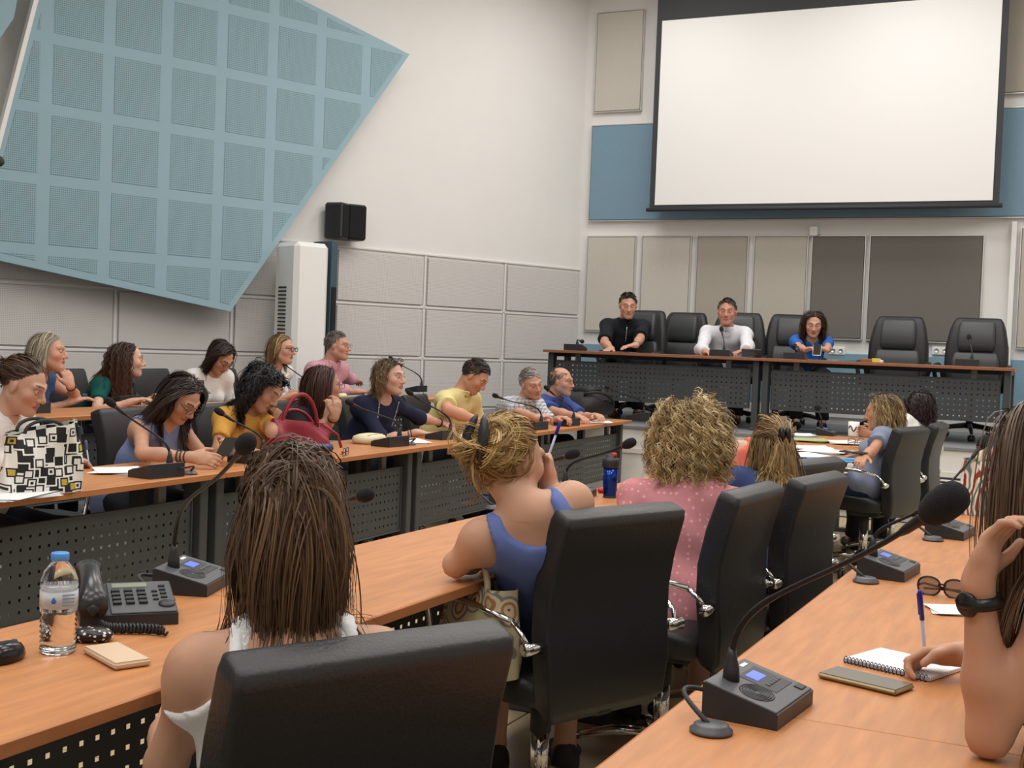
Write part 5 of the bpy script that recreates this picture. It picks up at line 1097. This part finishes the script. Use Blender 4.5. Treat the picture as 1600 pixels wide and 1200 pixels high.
    def band(nm, fr, r, m, name='bracelet', wd=.0035, box=None):
        E_, W2, ra = fa[nm]; c = E_+(W2-E_)*fr; d = nz(W2-E_); a = nz(np.cross(d, [.2, .3, .9])); b_ = np.cross(d, a); rr = ra*(.84-.32*max(0, (fr-.35)/.65))*r
        MB().tube([c+rr*(math.cos(t)*a+math.sin(t)*b_)-base for t in np.linspace(0, 2*math.pi, 19)[:-1]], wd, 6, closed=True).build(name, m, o)
        st_ = o.children[-1] if False else [c_ for c_ in o.children if c_.name.startswith(name)][-1]
        if box is not None: MB().lathe([(.001, -.004), (.019, -.004), (.021, 0), (.019, .005), (.001, .006)], 20).xf(np.stack([nz(np.cross(d, nz(box))), d, nz(np.cross(nz(np.cross(d, nz(box))), d))], 1), c+nz(np.array(box)-d*(np.array(box)@d))*rr*1.05-base).build('watch_face', m, st_)
    out = dict(o=o, Hc=Hc, Rh=Rh, s=s, N=N, f=f, l=l, u=u, fw=fw, base=base, S=S, fa=fa, ua=ua, hl=hl, band=band, Pv=Pv, Q=Q_, child=child, b=b); PEOPLE.append(out); return out

# ------------------------------------------------------------------ the people in the photograph
BLK = plain('frame_black', (24, 23, 24), .3)
def tz_(px, py, z=T0+.028): return at(px, py, z=z)
D2R = math.radians
# front left row
XH = -4.18
p = person('woman with brown hair pinned up, white blouse, writing behind the tote', (36, 604), dict(x=-4.12), 62, 22, 0, 50, skin=(200, 152, 126), seed=11, eye=.35,
    hair=dict(len=.16, flow='back', target=(-.115, 0, .03), col=(66, 42, 32), streak=(104, 70, 50), pstreak=.3, thick=.008, guides=300, kids=5, w=.0028, bun=((-.125, 0, .03), (.035, .045, .04))),
    top=dict(name='white_blouse', rgb=(226, 224, 222), sleeve=1.3, neck='vee', fold=.005, flare=1.5), R=dict(w=tz_(128, 722), curl=.75, thumb=.6), L=dict(w=tz_(40, 740)))
hR = p['fa']['R'][1]; pen(hR+np.array([.085, .02, -.026]), hR+np.array([.05, .03, .085]), 'silver pen held by the woman in the white blouse', plain('pen_silver', (170, 175, 190), .3), plain('pen_grey', (90, 90, 120), .3))
p = person('woman with long dark hair and glasses, lavender sleeveless top, looking at a phone', (283, 622), dict(x=-4.08), 48, 42, 0, 50, skin=(198, 148, 120), seed=12, eye=.15,
    hair=dict(len=.34, flow='down', col=(40, 31, 29), tip=(58, 44, 38), thick=.016, guides=360, kids=6, w=.0032, part=.0), top=dict(name='lavender', rgb=(124, 138, 178), sleeve=0, neck='sleeveless', fold=.006),
    glasses=dict(m=BLK), L=dict(w=tz_(352, 716, T0+.05), e=None) if False else dict(w=tz_(350, 703, T0+.06), curl=.5, n=(-.3, -.5, -.3)), R=dict(w=tz_(318, 716, T0+.05), e=tz_(222, 716, T0+.04), curl=.5, n=(.2, .6, -.3)))
for k in range(3): p['band']('R', .72+.07*k, 1.1, BLACKM)
c = (p['fa']['L'][1]+p['fa']['R'][1])/2+np.array([.07, .05, .03]); phone(c, 20, 'black smartphone in the hands of the woman in lavender', BLACKM, tilt=.5)
p = person('woman with big black curly hair in a mustard tee, cheek on her hand', (412, 608), dict(x=-4.1), 58, 36, -8, 40, skin=(186, 134, 102), seed=13, eye=.15,
    hair=dict(len=.30, flow='out', col=(24, 22, 24), tip=(30, 27, 28), thick=.045, guides=420, kids=5, w=.0032, curl=.010, wave=.055, seg=15, grav=.34, messy=.08), top=dict(name='mustard', rgb=(208, 156, 74), sleeve=.62, neck='crew', fold=.005),
    L=dict(w=at(425, 674, x=-4.0), e=tz_(436, 710, T0+.03), d=(-.3, -.1, 1), n=(-.6, .1, .2), curl=.95), R=dict(w=tz_(388, 706), curl=.6))
p = person('woman with a brown bob in black, hand at her mouth, face turned away', (506, 603), dict(x=-4.15), 112, 4, 0, 70, skin=(190, 142, 114), seed=14,
    hair=dict(len=.235, flow='down', col=(58, 34, 26), tip=(74, 42, 30), thick=.014, guides=360, kids=6, w=.0032, line=.05, messy=.015), top=dict(name='black_top', rgb=(32, 31, 33), sleeve=.7, neck='crew', nw=1.2), glasses=dict(m=BLK),
    L=dict(w=at(521, 652, x=-3.95), e=tz_(520, 690, T0+.05), d=(.15, .15, 1), n=(-.6, .2, 0), curl=.7), R=dict(w=at(512, 655, x=-4.0), d=(.1, .2, .9), n=(-.5, .2, 0), curl=.6))
p['band']('L', .8, 1.12, BLK)
p = person('woman in a navy top with a long necklace and sunglasses on her head', (610, 590), dict(x=-4.28), 58, 2, 0, 42, skin=(206, 160, 138), seed=15, bs=.98, belly=.7, eye=.75,
    hair=dict(len=.19, flow='down', col=(68, 50, 40), tip=(150, 122, 88), thick=.016, guides=300, kids=5, w=.003, curl=.008, wave=.06, seg=16, messy=.06), top=dict(name='navy_top', rgb=(34, 38, 62), sleeve=1.15, neck='crew', fold=.006, nw=1.1),
    glasses=dict(m=BLK, up=True), R=dict(w=tz_(652, 676), curl=.1, d=(1, .35, -.05)), L=dict(w=tz_(702, 666), curl=.1, d=(1, .25, -.05)))
p['band']('R', .85, 1.1, BLK); p['band']('R', .78, 1.1, plain('copper_bead', (120, 70, 50))); p['band']('L', .85, 1.12, BLK, 'watch_strap', .006)
nk = [p['N']+p['f']*(.075+.05*math.sin(t*math.pi))*p['b']+p['l']*.085*math.cos(t*math.pi*1)*(1-.2*math.sin(t*math.pi))-p['u']*(.30*math.sin(t*math.pi)-.01)+p['f']*.035*math.sin(t*math.pi) for t in np.linspace(0, 1, 30)]
nl = MB(); [nl.lathe([(.001, -.004), (.005, 0), (.001, .004)], 8, c=q-p['base']) for q in nk[::2]]; nl.tube([q-p['base'] for q in nk], .0015, 5); nl.build('necklace', plain('pearl', (225, 220, 205), .3), p['o'])
p = person('man in a yellow polo shirt bending over to write', (742, 588), dict(x=-4.22), 68, 40, 0, 60, male=True, skin=(204, 146, 118), seed=16, belly=.8, bs=1.04, eye=.1,
    hair=dict(len=.03, flow='short', col=(42, 36, 34), streak=(96, 88, 84), pstreak=.2, guides=500, kids=4, w=.003, seg=6, clump=.004, lift=.3), top=dict(name='yellow_polo', rgb=(222, 208, 146), sleeve=.72, neck='crew', collar=True, flare=1.3, fold=.005),
    R=dict(w=tz_(772, 668), e=tz_(705, 672, T0+.05), curl=.7), L=dict(w=tz_(775, 662), curl=.5))
p = person('grey-haired man in a pale plaid shirt, head tilted, hands clasped', (830, 600), dict(x=-4.2), 34, 14, 16, 45, male=True, skin=(202, 150, 124), seed=17, eye=.4, brow=(120, 110, 104),
    hair=dict(len=.03, flow='short', col=(140, 134, 128), streak=(196, 192, 188), pstreak=.5, guides=420, kids=4, w=.0028, seg=6, clump=.004), top=dict(name='plaid', rgb=(206, 208, 210), pat='plaid', rgb2=(128, 132, 146), sleeve=.8, neck='crew', collar=True, flare=1.35, fold=.005),
    R=dict(w=tz_(858, 660, T0+.05), curl=.7, d=(.8, .6, .2)), L=dict(w=tz_(872, 655, T0+.05), curl=.7, d=(.8, -.2, .2)))
p = person('balding bearded man with glasses in a blue shirt at the far left table', (877, 597), dict(x=-4.25), 66, 4, 0, 50, male=True, skin=(204, 150, 122), seed=18, eye=.6, beard=(150, 142, 136),
    hair=dict(len=.032, flow='short', col=(92, 84, 78), streak=(150, 144, 140), pstreak=.3, guides=360, kids=4, w=.0028, seg=6, clump=.004, bald=True), top=dict(name='blue_polo', rgb=(64, 84, 148), sleeve=.82, neck='crew', collar=True, flare=1.3), glasses=dict(m=BLK, h=.028),
    R=dict(w=tz_(915, 655, T0+.04), curl=.5), L=dict(w=tz_(930, 650, T0+.05), curl=.55))
# raised back row
Z2 = .13; TT = .871
def t2(px, py, z=TT+.03): return at(px, py, z=z)
p = person('woman with a silver-blonde bob in a denim top resting her chin on her hand', (76, 551), dict(x=-5.85), 76, 0, 0, 55, z0=Z2, skin=(206, 154, 128), seed=21, eye=.6,
    hair=dict(len=.20, flow='down', col=(148, 138, 118), streak=(206, 198, 178), pstreak=.5, thick=.012, guides=320, kids=5, w=.0028), top=dict(name='denim', rgb=(66, 92, 136), sleeve=0, neck='sleeveless', fold=.006),
    L=dict(w=at(105, 590, x=-5.68), e=t2(118, 622, TT+.05), d=(-.2, -.2, 1), n=(-.5, .1, .1), curl=1.0), R=dict(w=t2(112, 628), curl=.3))
p['band']('L', .82, 1.12, BLK); phone(t2(140, 622, TT+.04), 60, 'dark smartphone held by the woman resting her chin', BLACKM, tilt=.25)
p = person('woman with very long curly brown hair in a teal tee, seen in profile', (200, 563), dict(x=-5.9), 96, 2, 0, 60, z0=Z2, skin=(214, 170, 146), seed=22, eye=.7,
    hair=dict(len=.46, flow='out', col=(52, 33, 26), tip=(92, 58, 40), thick=.03, guides=420, kids=5, w=.003, curl=.010, wave=.06, seg=16, grav=.45, messy=.05, line=.03), top=dict(name='teal', rgb=(20, 84, 80), sleeve=.55, neck='crew'), R=dict(w=t2(205, 628)), L=dict(w=t2(240, 624)))
p = person('dark-haired woman with glasses in a white tee, looking down, back row', (345, 558), dict(x=-5.85), 44, 44, 0, 35, z0=Z2, skin=(196, 146, 120), seed=23, eye=.1,
    hair=dict(len=.235, flow='down', col=(46, 32, 28), thick=.016, guides=340, kids=6, w=.0032, part=.03), top=dict(name='white_tee', rgb=(232, 230, 228), sleeve=.75, neck='crew', nw=1.15), glasses=dict(m=BLK))
p = person('woman with blonde-streaked hair, dark glasses and a white ruffled blouse', (441, 546), dict(x=-5.9), 62, 4, 0, 45, z0=Z2, skin=(206, 156, 130), seed=24, eye=.7,
    hair=dict(len=.22, flow='down', col=(106, 82, 56), streak=(190, 160, 112), pstreak=.45, thick=.014, guides=320, kids=5, w=.003), top=dict(name='white_ruffle', rgb=(236, 234, 230), sleeve=1.2, neck='vee', fold=.008), glasses=dict(m=BLK, r=.0026, h=.036), R=dict(w=t2(455, 618)), L=dict(w=t2(470, 614)))
for sg_ in (-1, 1):
    rf = MB(); pts = [p['N']+p['f']*(.09+.045*t)+p['l']*sg_*(.03+.012*math.sin(30*t))-p['u']*.36*t for t in np.linspace(0.05, 1, 40)]; rf.tube([q-p['base']+p['f']*.022 for q in pts], .012, 6); rf.build('ruffle', _cm['white_ruffle'], p['o'])
p = person('older man with glasses in a pink button-up shirt by the white post', (527, 541), dict(x=-5.95), 70, 2, 0, 48, z0=Z2, male=True, skin=(204, 150, 126), seed=25, eye=.55, belly=.5, brow=(120, 112, 108),
    hair=dict(len=.028, flow='short', col=(98, 92, 88), streak=(160, 156, 152), pstreak=.4, guides=440, kids=4, w=.0028, seg=6, clump=.004), top=dict(name='pink_shirt', rgb=(208, 148, 164), pat='stripe', rgb2=(222, 176, 188), sleeve=1.6, neck='crew', collar=True, flare=1.2, fold=.005), glasses=dict(m=plain('metal_frame', (110, 100, 92), .3, metal=.6), r=.0011), R=dict(w=t2(560, 612), curl=.3), L=dict(w=t2(572, 606), curl=.3))
# dais
ZD = PZ+.015; TD = DTZ+.03
def t3(px, dy=.3, z=TD): q = at(px, 545+(px-848)*.042, y=DY+dy); q[2] = z; return q
p = person('man with short dark hair in a black zip polo on the dais', (981, 478), dict(y=12.0), 8, 14, 0, 10, z0=ZD, male=True, hs=1.07, bs=1.07, skin=(206, 152, 126), seed=31, eye=.25,
    hair=dict(len=.028, flow='short', col=(38, 32, 30), guides=460, kids=4, w=.003, seg=6, clump=.004, lift=.3, side=.5), top=dict(name='black_polo', rgb=(34, 36, 42), sleeve=.85, neck='crew', collar=True, flare=1.3), R=dict(w=t3(955, .36), curl=.3, d=(-.1, -1, -.1)), L=dict(w=t3(990, .34), curl=.25, d=(-.7, -.8, -.1)))
p['band']('L', .9, 1.12, plain('watch_steel', (150, 150, 150), .3, metal=.8), 'watch_strap', .008)
zp_ = MB().tube([p['N']+p['f']*(.075+.05*t)-p['u']*(.01+.15*t)+p['f']*.018-p['base'] for t in np.linspace(0, 1, 6)], .004, 6); zp_.build('zip', ALU, p['o'])
p = person('man in a white shirt speaking at the microphone on the dais', (1136, 488), dict(y=12.0), -4, 5, 0, 0, z0=ZD, male=True, hs=1.09, bs=1.08, belly=.5, skin=(200, 142, 116), seed=32, eye=.35,
    hair=dict(len=.03, flow='short', col=(58, 52, 48), streak=(120, 112, 106), pstreak=.35, guides=440, kids=4, w=.003, seg=6, clump=.004), top=dict(name='white_shirt', rgb=(226, 228, 234), sleeve=1.75, neck='vee', nw=.6, collar=True, flare=1.1, fold=.006), R=dict(w=t3(1103, .36), curl=.5, d=(.7, -.7, 0)), L=dict(w=t3(1165, .36), curl=.5, d=(-.7, -.7, 0)))
p = person('woman with curly brown hair in a blue top on the dais, looking at her phone', (1271, 507), dict(y=12.05), 4, 18, 0, 6, z0=ZD, hs=1.0, bs=.97, skin=(206, 156, 132), seed=33, eye=.15,
    hair=dict(len=.30, flow='out', col=(52, 36, 30), tip=(92, 64, 48), thick=.03, guides=380, kids=5, w=.003, curl=.008, wave=.06, seg=14, grav=.5, messy=.05), top=dict(name='bright_blue', rgb=(56, 112, 200), sleeve=.6, neck='vee'), R=dict(w=t3(1262, .40, TD+.05), curl=.5, d=(.8, -.5, .3)), L=dict(w=t3(1290, .40, TD+.05), curl=.5, d=(-.8, -.5, .3)))
q = t3(1276, .33, TD+.06); phone(q, 10, 'light smartphone held by the woman in blue on the dais', WHITE, tilt=.7)
# middle row, seen from behind
p = person('woman with a brown half-up bob in a white lace camisole, foreground, from behind', (450, 838), dict(Z=1.98), 190, 6, 0, bodyh=132, pel=(-1.15, 1.62), near=True, skin=(196, 146, 116), seed=41, neckf=.04, bs=.89,
    hair=dict(len=.285, flow='half', target=(-.07, .0, .118), col=(66, 47, 35), tip=(96, 70, 49), streak=(122, 93, 64), pstreak=.25, thick=.032, guides=640, kids=8, w=.0023, seg=14, clump=.008, messy=.012, lmin=.92, var=.12, tj=.018, tuck=.22,
        more=[dict(flow='down', guides=340, kids=8, len=.225, thick=.014, line=.05, zmax=.35)]),
    top=dict(name='white_cami', rgb=(240, 240, 242), sleeve=0, neck='tank', backd=.10, cut=-.022, armz=.098, au=.035, part='camisole', fold=.004), R=dict(w=(-1.62, 2.0, .78)), L=dict(e=at(258, 1195, Z=1.93), w=at(258, 1195, Z=1.93)+np.array([-.12, .17, .06])))
bt_ = MB().lathe([(.004, -.012), (.011, -.01), (.012, 0), (.011, .01), (.004, .012)], 12, axis=1).xf(p['Rh'], p['hl'](-.062, 0, .134)-p['base']); bt_.build('hair_tie', plain('hair_tie_gold', (180, 150, 120), .25, metal=.5), p['o'])
LACE = plain('lace', (238, 236, 236), .9, bump=.8, bscale=120)
for sg_ in (-1, 1):
    tp_ = []
    for t in np.linspace(0, 1, 24):
        a_ = math.pi*(t*1.0); q = p['N']+p['l']*sg_*(.078+.022*abs(math.cos(a_)))*p['b']-p['f']*(.115*math.cos(a_)+.005)+p['u']*(.012+.01*math.sin(a_)-.13*abs(math.cos(a_))**1.5*.95); tp_.append(q-p['base'])
    lc_ = MB(); wv = np.array(tp_); sdv = p['l']*.016
    V = []; 
    for i, q in enumerate(wv): k = 1+.18*math.sin(i*2.6); V += [q-sdv*k+p['u']*.004, q+p['u']*.011-p['f']*.006*math.cos(math.pi*i/23), q+sdv*k+p['u']*.004]
    lc_.add(V, [(3*i+j, 3*i+j+1, 3*i+4+j, 3*i+3+j) for i in range(len(wv)-1) for j in (0, 1)]); lc_.build('lace_strap', LACE, p['o'])
p = person('blonde woman with a dark hair claw in a periwinkle tank top, leaning on the table', (797, 722), dict(Z=3.28), 138, 4, 0, bodyh=124, pel=(-1.40, 3.28), noff=.06, nup=.03, near=True, skin=(204, 154, 124), seed=42, neckf=.05, bs=.93,
    hair=dict(len=.19, flow='back', target=(-.098, .0, .05), col=(150, 116, 66), streak=(214, 184, 124), pstreak=.55, thick=.01, guides=460, kids=7, w=.0025, seg=12, tail=.5, messy=.02, clump=.006,
        more=[dict(flow='back', target=(-.105, .01, .055), len=.36, guides=150, kids=8, thick=.014, tail=.9, messy=.05)]),
    top=dict(name='periwinkle', rgb=(104, 122, 182), sleeve=0, neck='tank', backd=.085, au=.015, cut=-.008, part='tank_top', fold=.005), bottom=('blue_skirt', (70, 88, 150), .5),
    L=dict(w=tz_(790, 862, T0+.035), e=tz_(712, 882, T0+.045), hint=(0, -1, -.6), curl=.3, d=(.2, 1, 0), shrug=.0, fwd=.01), R=dict(e=(-1.64, 3.44, .79), w=at(858, 758, Z=3.35), d=(-.1, .1, 1), n=(-.5, -.3, .1), curl=.9, shrug=-.04, fwd=.06))
p['band']('L', .83, 1.12, BLACKM, 'watch_strap', .008, box=(-.2, -.3, 1))
cl = empty_cl = MB()
for sg_ in (-1, 1):
    cl.loft([[p['hl'](-.134-.014*math.sin(math.pi*t)+.010*math.cos(a)*k, .014*sg_+sg_*.016*math.sin(math.pi*t)+.013*math.sin(a)*k, .125-.14*t)-p['base'] for a in np.linspace(0, 2*math.pi, 9)[:-1]] for t, k in ((0, .3), (.1, .9), (.4, 1.3), (.7, 1.2), (.95, .8), (1, .3))])
cl.build('hair_claw', plain('claw_dark', (44, 46, 50), .35), p['o'])
q = p['fa']['R'][1]; pen(q+np.array([-.02, .03, .07]), q+np.array([.0, .06, .17]), 'blue pen in the hand of the blonde woman', BARR, BLUEI)
phone(tz_(795, 850, T0+.001), 30, 'smartphone under the forearm of the blonde woman', PLASTG)
p = person('woman with big curly blonde hair in a pink dotted dress, from behind', (1078, 692), dict(Z=4.3), 178, 2, 0, bodyh=114, ws=1.12, pel=(-1.26, 3.98), near=True, skin=(204, 156, 132), seed=43, neckf=.04, bs=1.0, belly=.4,
    hair=dict(len=.185, flow='out', col=(112, 88, 58), tip=(186, 158, 106), streak=(222, 200, 150), pstreak=.45, thick=.06, guides=560, kids=6, w=.0028, curl=.012, wave=.055, seg=19, grav=.26, messy=.09, clump=.008, line=.15),
    top=dict(name='pink_dots', rgb=(206, 138, 144), pat='dots', rgb2=(232, 176, 180), sleeve=1.3, neck='crew', fold=.006, flare=1.3, part='dress'), bottom=('pink_skirt', (196, 130, 140), .5), L=dict(w=(-1.62, 3.95, .78)), R=dict(w=(-1.62, 4.45, .78)))
p = person('person in a coral shirt leaning over the middle table, mostly hidden', (1096, 668), dict(Z=5.3), 172, 20, 0, bodyh=130, pel=(-1.24, 5.3), noff=.15, nup=.03, hs=.9, skin=(204, 156, 130), seed=44,
    hair=dict(len=.18, flow='down', col=(80, 58, 44), thick=.012, guides=240, kids=5, w=.003), top=dict(name='coral', rgb=(226, 116, 98), sleeve=1.2, neck='crew', fold=.007))
p = person('woman with long dark-blonde hair in a claw clip and a navy top, face turned left', (1203, 702), dict(Z=4.95), 205, 4, 0, bodyh=116, pel=(-1.17, 4.55), skin=(204, 152, 126), seed=45, near=True, neckf=.045,
    hair=dict(len=.33, flow='half', target=(-.10, .0, .06), col=(112, 88, 56), tip=(146, 116, 76), streak=(192, 162, 110), pstreak=.4, thick=.02, guides=400, kids=7, w=.0028, seg=13, curl=.003, wave=.08, messy=.03, more=[dict(flow='down', guides=220, kids=7, len=.3, zmax=.4)]),
    top=dict(name='navy_tee', rgb=(50, 62, 104), sleeve=.8, neck='crew', fold=.005))
cl = MB()
for sg_ in (-1, 1): cl.loft([[p['hl'](-.138+.012*math.cos(a)*k, .014*sg_+.010*math.sin(a)*k, .095-.075*t)-p['base'] for a in np.linspace(0, 2*math.pi, 9)[:-1]] for t, k in ((0, .3), (.15, 1.1), (.5, 1.5), (.85, 1.1), (1, .3))])
cl.build('hair_claw', plain('claw_black', (24, 20, 20), .25), p['o'])
p = person('woman with wavy blonde-streaked hair in a grey-blue puff-sleeve blouse', (1378, 645), dict(Z=7.9), 256, 8, 0, bodyh=172, pel=(-1.36, 8.03), skin=(196, 138, 106), seed=46, eye=.5,
    hair=dict(len=.27, flow='down', col=(96, 74, 48), tip=(150, 122, 80), streak=(208, 182, 132), pstreak=.4, thick=.022, guides=340, kids=6, w=.003, curl=.006, wave=.08, messy=.05, seg=16), top=dict(name='grey_blue', rgb=(132, 142, 166), sleeve=.5, neck='crew', flare=1.5, fold=.006), bottom=('navy_trousers', (38, 44, 74)), glasses=dict(m=BLK, up=True),
    L=dict(w=at(1325, 740, x=-1.32), curl=.4), R=dict(w=at(1349, 668, x=-1.55), d=(-.9, .2, .2), n=(0, -1, 0), curl=.7))
phone(p['fa']['L'][1]+np.array([-.06, 0, .02]), 70, 'smartphone on the lap of the woman in grey-blue', BLACKM)
p = person('woman with dark reddish-black hair and a white top at the far end', (1434, 640), dict(Z=8.75), 215, 6, 0, bodyh=125, pel=(-1.3, 8.8), skin=(200, 150, 124), seed=47,
    hair=dict(len=.26, flow='out', col=(34, 24, 26), tip=(58, 30, 32), thick=.03, guides=320, kids=6, w=.003, curl=.006, wave=.06, seg=18, grav=.4, messy=.06), top=dict(name='white_top2', rgb=(232, 230, 222), sleeve=.8, neck='crew'))
# right foreground
el_ = at(1545, 1150, z=T0+.035); wr = at(1528, 885, Z=1.96)
p = person('woman with long straight brown hair at the right edge writing with a blue pen', (1636, 735), dict(Z=2.1), 236, 10, 0, bodyh=170, near=True, skin=(198, 146, 116), seed=48, neckf=.03, bs=.95,
    hair=dict(len=.42, flow='down', fx=.05, col=(74, 56, 44), tip=(104, 80, 60), streak=(122, 98, 74), pstreak=.25, var=.12, thick=.026, guides=700, kids=8, w=.0024, seg=15, clump=.007, messy=.012, lmin=.8, part=0.0),
    top=dict(name='black_tank', rgb=(28, 28, 30), sleeve=0, neck='sleeveless', part='tank_top'), L=dict(w=wr, e=el_, d=(.25, .15, 1), n=(.6, -.2, 0), curl=.6), R=dict(w=at(1500, 1022, z=T0+.05), curl=.75, thumb=.7, d=(-1, -.15, -.15), n=(0, -.5, -.8)))
p['band']('L', .86, 1.12, BLK, 'watch_strap', .011, box=(-.6, -.8, .1))
q = at(1447, 1043, z=T0+.012); pen(q, at(1437, 922, Z=(q-CAM)@RW@np.array([0, 0, 1.])-.03), 'blue ballpoint pen writing in the spiral notebook', BARR, BLUEI)
